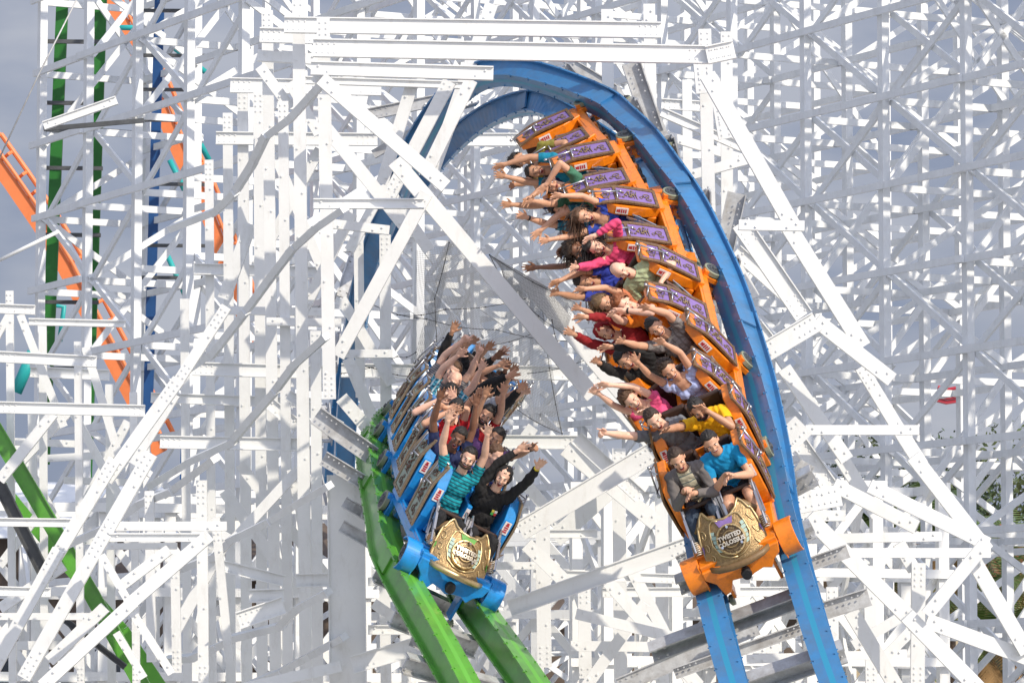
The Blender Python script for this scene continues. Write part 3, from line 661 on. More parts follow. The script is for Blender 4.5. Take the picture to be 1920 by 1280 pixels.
    hf = lambda a, b, c: hd + hr * a + lk * b + hu * c          # a: head right, b: forward, c: up
    def he(a, b, c, ra, rb, rc, n=12): mb.ell(hf(a, b, c), (hr * ra, lk * rb, hu * rc), n, 8)
    he(0, -.008, .035, .076, .096, .088, 20); he(0, .022, -.02, .066, .072, .078, 16); he(0, .048, -.078, .042, .040, .030); he(0, .035, -.06, .056, .05, .035)
    he(0, .087, .018, .042, .018, .014); 
    he(0, .098, -.012, .0115, .018, .026, 10); he(0, .106, -.030, .016, .016, .012, 10)
    for e in (-1, 1):
        he(e * .078, -.008, -.005, .012, .024, .034, 10); he(e * .040, .070, -.028, .024, .022, .022, 10)
    op = {'open': 1., 'smile': .35, 'shut': 0}[mouth]
    bones += [('head', hd - upn * .09, hf(0, 0, .05), .085)]
    me = remesh(mb, .0078, 2, .5); me.materials.append(skinm(skin))
    n = len(me.vertices); co = np.empty(n * 3, 'f'); me.vertices.foreach_get('co', co); co = co.reshape(-1, 3); nn = np.empty(n * 3, 'f'); me.vertices.foreach_get('normal', nn); nn = nn.reshape(-1, 3)
    best = np.full(n, 1e9); reg = np.zeros(n, int); tt = np.zeros(n)
    for i, (nm, a, b, r) in enumerate(bones):
        a = np.array(a); b = np.array(b); ab = b - a; t = np.clip(((co - a) @ ab) / (ab @ ab), 0, 1); dist = np.linalg.norm(co - (a + t[:, None] * ab), axis=1) - r
        m = dist < best; best[m] = dist[m]; reg[m] = i; tt[m] = t[m]
    names = np.array([b[0] for b in bones])[reg]; un = np.array(upn); hz = co @ un; nz_ = float(N.dot(upn))
    ring = np.linalg.norm(co - np.outer(hz, un), axis=1)
    neckcut = nz_ + .018 if not female else nz_ - .02
    tl = {'short': .62, 'long': 9, 'none': -1, 'cap': .3}[sleeve]
    isS = ((names == 'torso') & (hz > -.05) & (hz < neckcut + .12 * np.clip(ring - .06, 0, .2) / .1 * .4)) | ((names == 'uarm') & (tt < tl) & (hz < 9))
    if female and sleeve != 'long': isS &= ~((hz > nz_ - .11) & ((co @ np.array(fw)) > .03) & (np.abs(co @ np.array(lat)) < .06))
    if sleeve == 'long': isS |= (names == 'farm') & (tt < .93)
    isS |= (names == 'thigh') & (co[:, 2] > .02) & (tt < .12)
    isP = ((names == 'torso') & (hz < .03)) | ((names == 'thigh') & ((tt < .72) if shorts else True)) | ((names == 'shin') & (not shorts) & (tt < .93))
    isF = (names == 'foot')
    root = thing('person', label, 'person', H, 'riders of the orange train' if kind == 'o' else 'riders of the blue train', R)
    nf = len(me.polygons); lt = np.empty(nf, 'i'); me.polygons.foreach_get('loop_total', lt); ls = np.empty(nf, 'i'); me.polygons.foreach_get('loop_start', ls)
    lv = np.empty(len(me.loops), 'i'); me.loops.foreach_get('vertex_index', lv)
    quads = lv.reshape(-1, 4) if (lt == 4).all() else None
    body = bpy.data.objects.new('body', me); link(body, root)
    ph = np.array([rnd.uniform(0, 6) for _ in range(6)])
    def garment(mask, nm, m, off, amp):
        amp *= 1.35
        if quads is None or mask.sum() < 10: return
        fm = mask[quads].all(axis=1); q = quads[fm]; used = np.unique(q); mp_ = np.full(n, -1); mp_[used] = np.arange(len(used)); q2 = mp_[q]
        c = co[used]; w = amp * (np.sin(c[:, 2] * 46 + 9 * np.sin(c[:, 0] * 14 + ph[0]) + ph[1]) * .5 + np.sin(c[:, 0] * 60 + c[:, 2] * 35 + ph[2] + 3 * np.sin(c[:, 1] * 22)) * .35 + np.sin((c[:, 0] - c[:, 2]) * 95 + ph[3]) * .2)
        c2 = c + nn[used] * (off + w)[:, None]
        cnt = np.zeros(len(used)); ed = {}
        g = bpy.data.meshes.new(nm); g.from_pydata(c2.tolist(), [], q2.tolist()); g.materials.append(m); g.polygons.foreach_set('use_smooth', [True] * len(q2)); g.update()
        o = bpy.data.objects.new(nm, g); link(o, root); return o
    garment(isS, 'shirt', smat or cloth(*shirt), .012, .0055)
    if inner: garment((names == 'torso') & (hz > .0) & (hz < neckcut + .02) & (co @ np.array(fw) > .0) & (np.abs(co @ np.array(lat)) < .07), 'undershirt', inner, .026, .003)
    garment(isP, 'trousers' if not shorts else 'shorts', cloth('p%02x%02x' % (int(pants[0] * 255), int(pants[2] * 255)), pants), .009, .004)
    garment(isF, 'shoe', cloth('shoe', (.05, .05, .055)), .006, 0)
    # face
    for e in (-1, 1):
        m = MB(); m.ell(hf(e * .031, .083, .004), (hr * .0120, lk * .010, hu * (.0085 if mouth != 'open' else .006)), 10, 8); m.mi = 1; m.ell(hf(e * .031, .090, .004), (hr * .0065, lk * .006, hu * .006), 8, 6)
        m.build('eye', [EYEW, EYED], root, True)
        m = MB(); m.tube([hf(e * .014, .099, .020), hf(e * .032, .100, .028), hf(e * .052, .084, .020)], [.003, .004, .002], 6); m.build('eyebrow', hairm(hair[1] if hair[1] != 'n' else 'c'), root)
    m = MB(); zc = -.058 - .010 * op
    m.ell(hf(0, .080, zc), (hr * (.026 + (.008 if mouth == 'smile' else 0)), lk * .018, hu * (.007 + .017 * op)), 14, 8); m.mi = 1
    if mouth != 'shut': m.ell(hf(0, .086, zc + .004 + .010 * op), (hr * (.020 + (.008 if mouth == 'smile' else 0)), lk * .015, hu * .006), 12, 8)
    m.mi = 2; m.tube([hf(-.027, .082, zc + .002), hf(-.012, .097, zc + .010 + .013 * op), hf(.012, .097, zc + .010 + .013 * op), hf(.027, .082, zc + .002), hf(.012, .093, zc - .008 - .014 * op), hf(-.012, .093, zc - .008 - .014 * op), hf(-.027, .082, zc + .002)], .004, 6)
    m.build('mouth', [MOUTH, TEETH, LIPS], root, True)
    if beard:
        m = MB(); bmt = hairm(beard)
        for k in range(-6, 7):
            a = k * .0105; m.ell(hf(a, .060 + .028 * math.cos(k * .22), -.072 - .018 * math.cos(k * .25) ), (hr * .010, lk * .016, hu * .020), 8, 6)
        for e in (-1, 1):
            for k in range(6): m.ell(hf(e * (.058 + .003 * k), .055 - .009 * k, -.060 + .012 * k), (hr * .010, lk * .014, hu * .014), 8, 6)
        m.tube([hf(-.026, .092, -.045), hf(0, .104, -.038), hf(.026, .092, -.045)], .0055, 6)
        m.build('beard', bmt, root, True)
    hs, hc = hair
    if hs in ('short', 'buzz', 'curly', 'long', 'longcurly', 'messy'):
        m = MB(); nu, nv = 36, 22; amp = {'short': .011, 'buzz': .001, 'curly': .022, 'long': .010, 'longcurly': .026, 'messy': .014}[hs]; th = {'buzz': .003, 'short': .010, 'curly': .030, 'long': .020, 'longcurly': .032, 'messy': .02}[hs]
        fq = {'short': 44, 'buzz': 20, 'curly': 34, 'long': 18, 'longcurly': 26, 'messy': 30}[hs]
        base_i = len(m.v); keep = []
        for j in range(nv + 1):
            t = math.pi * .80 * j / nv
            for i in range(nu):
                p = 2 * math.pi * i / nu; x, y, z = math.sin(t) * math.cos(p), math.sin(t) * math.sin(p), math.cos(t)
                nse = noise.noise(V((x, y, z)) * fq * .12 + V((ph[0], ph[1], 0))) + .6 * noise.noise(V((x, y, z)) * fq * .3 + V((ph[2], 0, 0)))
                front = smoothstep(.2, .7, y)           # hairline: z above .55 in front, down to the nape at the back
                line = .50 * front - .72 * (1 - front) + (.18 if abs(x) > .75 and y > -.2 else 0)
                ok = z > line; edge = smoothstep(0, .22, z - line); k = th * edge + amp * nse * (.35 + .65 * edge)
                m.v.append(tuple(hf(x * (.077 + k), -.010 + y * (.097 + k), .034 + z * (.090 + k * 1.15)))); keep.append(ok)
        for j in range(nv):
            for i in range(nu):
                q = (j * nu + i, (j + 1) * nu + i, (j + 1) * nu + (i + 1) % nu, j * nu + (i + 1) % nu)
                if all(keep[k] for k in q): m.f.append(q); m.m.append(0)
        if hs in ('long', 'longcurly', 'curly', 'messy'):
            ln = {'long': .26, 'longcurly': .20, 'curly': .03, 'messy': .05}[hs]; ns = 150 if ln > .1 else 90
            gv = Ri @ V((0, 0, -1)); 
            for k in range(ns):
                an = math.pi * (1.02 + .96 * rnd.random()) if ln > .1 else rnd.uniform(0, 6.28); zz = rnd.uniform(-.5, .75) if ln > .1 else rnd.uniform(.1, .95); rr = math.sqrt(1 - zz * zz)
                if ln < .1 and rr * math.sin(an) > .5 and zz < .6: continue
                p0 = hf(rr * math.cos(an) * .082, -.01 + rr * math.sin(an) * .10, .034 + zz * .094); outw = (p0 - hd).normalized(); pts = [p0]; v = outw * .5 - hu * .4 + gv * .5 + V([rnd.uniform(-.4, .4) for _ in range(3)]); v = (v if ln > .1 else outw + V([rnd.uniform(-.7, .7) for _ in range(3)])).normalized(); L = ln * rnd.uniform(.6, 1.1)
                ns_ = 6 if ln > .1 else 3
                for q in range(ns_):
                    v = (v + gv * .18 + V([rnd.uniform(-.3, .3) for _ in range(3)]) * (.9 if 'curly' in hs else .5)).normalized(); pts.append(pts[-1] + v * L / ns_)
                r0 = .0075 if ln > .1 else .008; m.tube(pts, [r0 * (1 - .8 * q / (len(pts) - 1)) for q in range(len(pts))], 5)
        m.build('hair', hairm(hc), root, True)
    elif hs == 'hood':
        m = MB(); nu, nv = 30, 18
        kp = []
        for j in range(nv + 1):
            t = math.pi * j / nv
            for i in range(nu):
                p = 2 * math.pi * i / nu; x, y, z = math.sin(t) * math.cos(p), math.sin(t) * math.sin(p), math.cos(t); w = .006 * math.sin(9 * x + 7 * z + ph[0]) + .004 * math.sin(17 * z + ph[1])
                m.v.append(tuple(hf(x * (.104 + w), -.022 + y * (.112 + w), .005 + z * (.128 + w)))); kp.append(not (y > .52 and abs(x) < .66 and z < .50))
        for j in range(nv):
            for i in range(nu):
                q = (j * nu + i, (j + 1) * nu + i, (j + 1) * nu + (i + 1) % nu, j * nu + (i + 1) % nu)
                if all(kp[k] for k in q): m.f.append(q); m.m.append(0)
        o = m.build('hood', smat or cloth(*shirt), root, True); sm = o.modifiers.new('thick', 'SOLIDIFY'); sm.thickness = .008
    elif hs == 'cap':
        m = MB(); m.ell(hf(0, -.006, .045), (hr * .088, lk * .108, hu * .085), 20, 12)
        for k in range(1): m.ell(hf(0, .105, .040), (hr * .068, lk * .060, hu * .008), 16, 6)
        m.build('cap', cloth('cap', (.02, .018, .02)), root, True)
    for ex in extra:
        if ex == 'glasses':
            m = MB()
            for e in (-1, 1): m.ell(hf(e * .032, .096, .004), (hr * .024, lk * .006, hu * .016), 12, 6)
            m.tube([hf(-.055, .09, .008), hf(0, .104, .010), hf(.055, .09, .008)], .003, 5)
            for e in (-1, 1): m.tube([hf(e * .055, .09, .008), hf(e * .082, .0, .008)], .003, 5)
            m.build('sunglasses', mat('sunglass_lens', (.012, .012, .015), .1), root, True)
        if ex[0] == 'band':             # ('band', arm index, colour name, rgb)
            S2, E, W, hv = arms[ex[1]]; ax = (W - E).normalized(); m = MB(); c = E.lerp(W, .93); m.tube([c - ax * .011, c - ax * .009, c + ax * .009, c + ax * .011], [.028, .034, .034, .028], 16); m.build('wristband', mat('band_' + ex[2], ex[3], .5), root, True)
        if ex == 'chest_logo':
            m = MB(); cc = N * .62 + fw * .146 + lat * -.055
            for a in (0, 1):
                for b in (0, 1):
                    m.mi = (a + b * 2) % 4; q = cc + lat * (-.034 * a) + upn * (.034 * b); m.box(q, (.015, .002, .015), (lat, fw, upn))
            m.build('chest_print', [mat('print_' + k, c, .7) for k, c in (('green', (.1, .5, .1)), ('red', (.5, .05, .05)), ('yellow', (.7, .6, .1)), ('white', (.7, .7, .7)))], root)
        if ex == 'tattoo':
            pass
    return root
ST_TEAL = stripes('teal_striped_polo', (.006, .34, .42), (.01, .085, .12), 26, 2, .35)
ST_CREAM = stripes('cream_striped_shirt', (.55, .50, .36), (.16, .19, .17), 11, 2, .16)
ST_GREY = stripes('grey_striped_shirt', (.13, .12, .13), (.30, .28, .28), 38, 2, .5)
ST_BLUE = stripes('blue_grey_striped_shirt', (.25, .27, .33), (.03, .05, .28), 14, 2, .4)
PL_BLUE = stripes('blue_plaid_shirt', (.10, .42, .55), (.02, .12, .22), 22, 2, .35, (.6, .72, .75), 18, 0)
PL_GREY = stripes('grey_checked_shirt', (.21, .19, .185), (.14, .125, .12), 16, 2, .12, (.13, .115, .11), 16, 0)
PL_DKB = stripes('blue_patterned_shirt', (.01, .13, .20), (.12, .28, .34), 12, 2, .3, (.005, .05, .10), 15, 0)
NB = (.018, .028, .07)
if True:
    # ---- orange train (row 0 = front; side -1 = near the camera's right)
    person('o', 0, -1, (1333, 828), (1366, 897, .42, 1), (1371, 902, .44, 1), 'smiling man in a bright blue t-shirt and dark shorts in the front orange car', 'm', ('short', 'k'), ('bright_blue', (.0, .24, .50)), 'short', (.02, .018, .02), True, 'smile', poseR='relax', poseL='relax')
    ca = person('o', 0, 1, (1270, 860), (1288, 925, .42, 1), (1300, 934, .44, 1), 'man in a grey cardigan and cream striped shirt yelling in the front orange car', 'm', ('short', 'b'), ('grey_cardigan', (.15, .135, .13)), 'long', (.035, .055, .09), False, 'open', inner=ST_CREAM, poseR='fist', poseL='relax')
    person('o', 1, -1, (1308, 766), (1247, 806), (1322, 772, .38, 1), 'bearded man in a yellow t-shirt, one hand before his mouth', 't', ('short', 'k'), ('yellow', (.85, .46, .0)), 'short', NB, False, 'open', beard='k')
    person('o', 1, 1, (1226, 785), (1132, 811), (1200, 772, .42, 1), 'man in a grey t-shirt pointing left with his face behind his arm', 'l', ('short', 'b'), ('mid_grey', (.16, .165, .18)), 'short', NB, False, 'open', poseR='point', poseL='relax')
    person('o', 2, -1, (1253, 692), (1192, 676), (1243, 641), 'woman in a lavender top with white cloth at her waist, arms up', 'm', ('messy', 'b'), ('lavender', (.42, .50, .80)), 'cap', (.03, .02, .02), False, 'smile', female=True)
    person('o', 2, 1, (1183, 748), (1119, 736), (1139, 720), 'woman in a bright pink top with curly brown hair, both arms out', 'l', ('curly', 'c'), ('bright_pink', (.75, .09, .24)), 'cap', NB, False, 'smile', female=True)
    person('o', 3, -1, (1229, 613), (1166, 640), (1215, 576), 'dark-haired man in a grey checked shirt with arms raised', 'm', ('short', 'k'), ('x', (.2, .2, .2)), 'short', (.02, .02, .022), False, 'smile', smat=PL_GREY)
    person('o', 3, 1, (1171, 673), (1119, 678), (1140, 649), 'man in a black long-sleeved shirt with arms out', 'm', ('short', 'k'), ('black', (.014, .013, .014)), 'long', (.02, .02, .022), False, 'open')
    person('o', 4, -1, (1170, 570), (1146, 590), (1164, 586, .45), 'ginger curly-haired man in an orange t-shirt', 'l', ('curly', 'r'), ('orange', (.80, .22, .015)), 'short', NB, False, 'open', extra=(('band', 1, 'black', (.01, .01, .01)),))
    person('o', 4, 1, (1134, 621), (1072, 625), (1094, 593), 'person in a dark red hooded top with arms reaching out', 'm', ('hood', 'k'), ('dark_red', (.27, .008, .012)), 'long', NB, False, 'open')
    person('o', 5, -1, (1163, 507), None, None, 'bald man in a light green shirt looking down', 'l', ('none', 'n'), ('light_green', (.42, .50, .30)), 'short', (.08, .07, .05), False, 'open')
    person('o', 5, 1, (1133, 567), (1084, 578), (1094, 541), 'woman in a coral top with long light hair blown up', 'm', ('long', 'n'), ('coral', (.60, .20, .10)), 'cap', NB, False, 'open', female=True)
    person('o', 6, -1, (1115, 461), (1077, 501), (1108, 440, .42), 'woman in a pink long-sleeved top shouting', 'l', ('long', 'k'), ('rose_pink', (.75, .07, .19)), 'long', NB, False, 'open', female=True)
    person('o', 6, 1, (1096, 527), (1044, 550), (1047, 526), 'man in a royal blue t-shirt with both arms straight out', 't', ('short', 'k'), ('royal_blue', (.025, .045, .36)), 'short', NB, False, 'open', poseR='open')
    person('o', 7, -1, (1093, 405), (1027, 450), (1050, 366), 'woman in a blue top with long brown hair over her face', 'm', ('long', 'c'), ('deep_blue', (.03, .07, .42)), 'cap', NB, False, 'open', female=True)
    person('o', 7, 1, (1080, 467), (1001, 502), (1038, 468, .5), 'person with dark curly hair and a brown top, one hand pointing', 'd', ('longcurly', 'b'), ('brown', (.10, .06, .04)), 'cap', NB, False, 'open', female=True, poseL='point')
    person('o', 8, -1, (1027, 344), (996, 377), (1015, 346, .45), 'man in a dark green shirt, one hand in front of his face', 'm', ('buzz', 'b'), ('bottle_green', (.05, .17, .10)), 'short', NB, False, 'shut')
    person('o', 8, 1, (1051, 389), (984, 407), (1010, 433), 'person in a blue patterned shirt with a black wristband', 'm', ('messy', 'k'), ('x', (.2, .2, .2)), 'short', NB, False, 'open', smat=PL_DKB, extra=(('band', 0, 'black', (.01, .01, .01)),))
    person('o', 9, -1, (1000, 320), (945, 331), (937, 309), 'man in a teal blue t-shirt with one arm far out', 't', ('short', 'k'), ('teal_blue', (.0, .20, .32)), 'short', NB, False, 'open')
    person('o', 9, 1, (995, 341), (956, 384), (990, 372), 'bald man with tanned skin behind the teal shirt', 't', ('none', 'k'), ('navy', (.02, .03, .10)), 'short', NB, False, 'open')
    person('o', 10, -1, (975, 300), (962, 348), None, 'dark-haired person in an olive t-shirt near the top of the curve', 't', ('messy', 'k'), ('olive', (.25, .22, .04)), 'short', NB, False, 'shut')
    # ---- blue train (side +1 = the viewer's left)
    person('g', 0, 1, (878, 858), (840, 786), (915, 812), 'bearded man in a teal striped polo in the front blue car, arms up', 'l', ('short', 'k'), ('x', (.2, .2, .2)), 'short', (.012, .012, .014), False, 'smile', smat=ST_TEAL, beard='b')
    person('g', 0, -1, (943, 893), (973, 841), (1011, 873), 'person in a black hood with a square chest print in the front blue car', 'l', ('hood', 'k'), ('black', (.014, .013, .014)), 'long', (.012, .012, .014), False, 'open', extra=(('band', 1, 'yellow', (.75, .6, .02)), 'chest_logo'))
    person('g', 1, 1, (859, 820), (824, 745), (893, 757), 'dark-skinned man in a navy t-shirt laughing with arms up', 'd', ('short', 'k'), ('navy', (.045, .05, .12)), 'short', NB, False, 'open')
    person('g', 1, -1, (928, 853), None, None, 'man in a blue and grey striped shirt looking aside', 'l', ('short', 'c'), ('x', (.2, .2, .2)), 'short', NB, False, 'smile', smat=ST_BLUE, look=(.5, -.5, 0))
    person('g', 2, 1, (853, 767), (845, 768, .42), (830, 755, .5), 'man in a bright red t-shirt with a palm before his face', 'm', ('short', 'k'), ('red', (.55, .008, .015)), 'short', NB, False, 'open')
    person('g', 2, -1, (930, 820), (909, 740), (1001, 839), 'person in a purple t-shirt pointing right', 't', ('short', 'k'), ('purple', (.07, .025, .12)), 'short', NB, False, 'open', poseL='point', extra=(('band', 1, 'black', (.01, .01, .01)),))
    person('g', 3, 1, (841, 740), (824, 748, .4), (850, 745, .4), 'person with dark spiky hair and sunglasses, arms near the face', 'l', ('messy', 'k'), ('white', (.5, .52, .55)), 'short', NB, False, 'shut', extra=('glasses',))
    person('g', 3, -1, (912, 777), (897, 735), (945, 735), 'man with a goatee in a red t-shirt grinning', 'm', ('short', 'k'), ('crimson', (.42, .01, .015)), 'short', NB, False, 'smile', beard='k')
    person('g', 4, 1, (851, 715), (860, 664), (903, 690), 'bald man shouting in a blue plaid shirt', 'l', ('none', 'n'), ('x', (.2, .2, .2)), 'short', NB, False, 'open', smat=PL_BLUE)
    person('g', 4, -1, (914, 731), (955, 703), (978, 727), 'person in a black cap and black long-sleeved top', 'm', ('cap', 'k'), ('black', (.014, .013, .014)), 'long', NB, False, 'open', extra=(('band', 0, 'black', (.01, .01, .01)),))
    person('g', 5, 1, (850, 695), (869, 636), (899, 660), 'short-haired man in a grey striped shirt pointing up', 'l', ('short', 'c'), ('x', (.2, .2, .2)), 'short', NB, False, 'open', smat=ST_GREY, poseR='point', poseL='point')
    person('g', 5, -1, (905, 715), (937, 683), (977, 728), 'person in a white t-shirt behind the black cap', 'm', ('short', 'k'), ('pale', (.55, .56, .6)), 'short', NB, False, 'open')
    person('g', 6, 1, (862, 712), (849, 618), (873, 652), 'person in a black sleeved top with both hands straight up', 't', ('messy', 'k'), ('black', (.014, .013, .014)), 'long', NB, False, 'open')
    person('g', 6, -1, (900, 735), (930, 668), (950, 690), 'person in a dark jacket with spread fingers high', 'd', ('short', 'k'), ('black', (.014, .013, .014)), 'long', NB, False, 'open')
    person('g', 7, -1, (905, 725), (914, 652), (962, 697), 'person in a dark blue top mostly hidden behind raised hands', 't', ('short', 'k'), ('navy', (.045, .05, .12)), 'short', NB, False, 'open')
    person('g', 7, 1, (872, 705), (884, 640), (905, 662), 'person in a grey top hidden behind the pointing man', 'm', ('short', 'b'), ('mid_grey', (.16, .165, .18)), 'short', NB, False, 'open')
    person('g', 8, -1, (925, 722), (940, 660), (985, 735), 'person in a maroon top at the back right of the blue train', 'l', ('short', 'b'), ('maroon', (.20, .02, .04)), 'short', NB, False, 'open')
# ------------------------------------------------------------------ the white steel structure
WD = V((-.456, .89, 0)).normalized()          # direction in which the long trestle walls run away from the camera
WN = V((.89, .456, 0)).normalized()
NF = V((0, -1, 0))
class Frame:                                   # one trestle or tower: members are kept as meshes and linked as parts, the largest in view first
    def __init__(s, name, label, cat, loc, group=None, m=None):
        s.t = thing(name, label, cat, loc, group); s.o = V(loc); s.parts = {}; s.m = m or WHITE
    def member(s, kind, p0, p1, w, t, nrm=NF, typ='B', bolts=0, m=None, r=random):
        mb = MB(); a = (p1 - p0); L = a.length; a = a / L; nrm = V(nrm)
        if abs(a.dot(nrm)) > .97: nrm = V((1, 0, 0))
        X = a.cross(nrm).normalized(); Y = X.cross(a).normalized()
        if Y.dot(nrm) < 0: Y = -Y
        if typ == 'B': mb.box((p0 + p1) / 2, (w / 2, t / 2, L / 2), (X, Y, a))
        elif typ == 'C': ibeam(mb, p0, p1, w, t, Y, .014, True)
        else: ibeam(mb, p0, p1, w, t, Y, .014)
        if bolts:
            y = Y * (t / 2 if typ != 'I' else .012); ns = min(5, max(2, int(L / .35)))
            for e, q0 in ((1, p0), (-1, p1)):
                if bolts == 1:
                    for k in range(2): mb.bolt(q0 + a * (e * (.09 + .11 * k)) + X * (w * .18 * (1 if k else -1)) + y, Y, .014, .018)
                else:
                    for k in range(4):
                        for j in (-1, 1): mb.bolt(q0 + a * (e * (.05 + .07 * k)) + X * (w * .24 * j) + y, Y, .011, .012)
            if bolts == 3:
                for k in range(int(L / .55)): mb.bolt(p0 + a * (.4 + .55 * k) + X * (w * .2 * (1 if k % 2 else -1)) + y, Y, .013, .016)
        a0 = proj(p0); a1 = proj(p1); big = 0
        cx = [min(max(q[0], -200), 2120) for q in (a0, a1)]; cy = [min(max(q[1], -200), 1480) for q in (a0, a1)]
        vis = not ((a0[0] < -20 and a1[0] < -20) or (a0[0] > 1940 and a1[0] > 1940) or (a0[1] < -20 and a1[1] < -20) or (a0[1] > 1300 and a1[1] > 1300))
        big = math.hypot(cx[0] - cx[1], cy[0] - cy[1]) * w / a0[2] if vis else 0
        s.parts.setdefault(kind, []).append((big, mb, m or s.m))
    def px(s, x0, y0, x1, y1, wpx, d, kind, typ='B', bolts=1, t=None, d1=None, m=None, nrm=NF):
        w = wpx / FPX * d; s.member(kind, P(x0, y0, d), P(x1, y1, d1 or d), w, t or (.10 if typ == 'I' else .075 + .2 * w), nrm, typ, bolts, m)
    def done(s):
        for kind, L in s.parts.items():
            L.sort(key=lambda q: -q[0]); cut = 100 if len(L) > 100 else len(L)
            vis = L[:cut]
            for big, mb, m in vis: mb.build(kind, m, s.t, False, s.o).location = (0, 0, 0)
            rest = L[cut:]
            if rest:
                b = MB(); bb = {}
                for big, mb, m in rest: b.v_ = None; k = len(b.v); b.v.extend(mb.v); b.f.extend([tuple(i + k for i in f) for f in mb.f]); b.m.extend([0] * len(mb.f))
                o = b.build(kind, s.m, s.t, False, s.o); o.location = (0, 0, 0); o['kind'] = 'stuff'
def lattice(F, org, u, v, nu, nv, bu, bv, z0, nz, bz, rnd, wp=.15, wb=.13, drop=.12, lean=0., kinds='ltx', bl=0):
    # posts on a grid of nu x nv bays (directions u, v), storeys of height bz; ledgers, transverse ties and crossed braces
    Z = V((0, 0, 1)); pt = lambda i, j, k: org + u * (i * bu) + v * (j * bv * (1 - lean * k)) + Z * (z0 + k * bz)
    for i in range(nu + 1):
        for j in range(nv + 1):
            F.member('post', pt(i, j, 0), pt(i, j, nz), wp, wp * .9, -v, 'B', 0)
    for j in range(nv + 1):
        out = -v if j * 2 <= nv else v
        for k in range(nz + 1):
            for i in range(0, nu, 4):
                if rnd.random() > drop * .3:
                    q = -v * (wp * .5 + .035 + .064 * ((i // 4 + k) % 2)); e = min(i + 4, nu); F.member('ledger', pt(i, j, k) + q - u * .12, pt(e, j, k) + q + u * .12, wb, .06, -v, 'B', bl)
        for k in range(nz):
            for i in range(nu):
                if 'l' in kinds and rnd.random() > (drop + .05 if j == 0 else .55):
                    q = v * (wp * .5 + .03); up = (i + k) % 2 == 0; F.member('diagonal_brace', pt(i, j, k if up else k + 1) + q, pt(i + 1, j, k + 1 if up else k) + q, wb * .95, .05, -v, 'B', bl)
                if 'x' in kinds and j == 0 and rnd.random() > .55:
                    q = v * (wp * .5 + .09); up = (i + k) % 2 == 1; F.member('diagonal_brace', pt(i, j, k if up else k + 1) + q, pt(i + 1, j, k + 1 if up else k) + q, wb * .95, .05, -v, 'B', bl)
    for i in range(nu + 1):
        for j in range(nv):
            for k in range(0, nz + 1):
                if rnd.random() > drop: q = u * (wp * .5 + .03); F.member('cross_beam', pt(i, j, k) + q, pt(i, j + 1, k) + q, wb, .06, -u, 'B', bl)
            for k in range(nz):
                if 't' in kinds and rnd.random() > drop + .25:
                    q = -u * (wp * .5 + .03); up = (j + k + i) % 2 == 0; F.member('diagonal_brace', pt(i, j, k if up else k + 1) + q, pt(i, j + 1, k + 1 if up else k) + q, wb * .95, .05, -u, 'B', bl)
                if 't' in kinds and rnd.random() > .75:
                    q = -u * (wp * .5 + .09); up = (j + k + i) % 2 == 1; k2 = min(nz, k + 2); F.member('diagonal_brace', pt(i, j, k if up else k2) + q, pt(i, j + 1, k2 if up else k) + q, wb * .95, .05, -u, 'B', bl)
rn = random.Random(11)
# -- long trestle wall on the right, running away to the left behind everything
F = Frame('trestle', 'tall white lattice trestle filling the right of the photo, in its own shade', 'trestle', (0, 0, 0), m=WHITE2)
org = P(1990, 1400, 68); org.z = 0
lattice(F, org - WD * (2.45 * 7), WD, WN, 19, 2, 2.45, 2.3, .8, 15, 1.42, rn, .15, .115, .10, kinds='lxt')
F.done()
# -- the same kind of wall far left, against the open sky
F = Frame('trestle', 'white lattice trestle at the far left with ledgers rising to the right', 'trestle', (0, 0, 0), m=WHITE2)
orgL = P(560, 1400, 72); orgL.z = 0
lattice(F, orgL, WD, WN, 5, 1, 2.3, 2.1, .9, 16, 1.34, rn, .155, .12, .22, kinds='lt')
F.done()
# -- frames that stand crosswise behind the trains
for (lab, x, d, u, v, nu, nv, bu, bv, nz, bz, kk) in (
        ('white trestle low down between the two trains', 640, 68, V((.93, -.36, 0)).normalized(), V((.36, .93, 0)).normalized(), 8, 1, 1.05, 1.6, 6, 1.15, 'ltx'),
        ('dense white trestle at the lower left', -60, 64, V((.97, .22, 0)).normalized(), V((-.22, .97, 0)).normalized(), 7, 1, .95, 1.5, 6, 1.2, 'ltx'),
        ('white trestle low down behind the front of the orange train', 1140, 63, V((.96, .28, 0)).normalized(), V((-.28, .96, 0)).normalized(), 5, 1, 1.0, 1.5, 6, 1.25, 'ltx')):
    F = Frame('trestle', lab, 'trestle', (0, 0, 0)); o = P(x, 1400, d); o.z = 0
    lattice(F, o, u, v, nu, nv, bu, bv, 2.2, nz, bz, rn, .155, .125, .2, kinds=kk, bl=0); F.done()
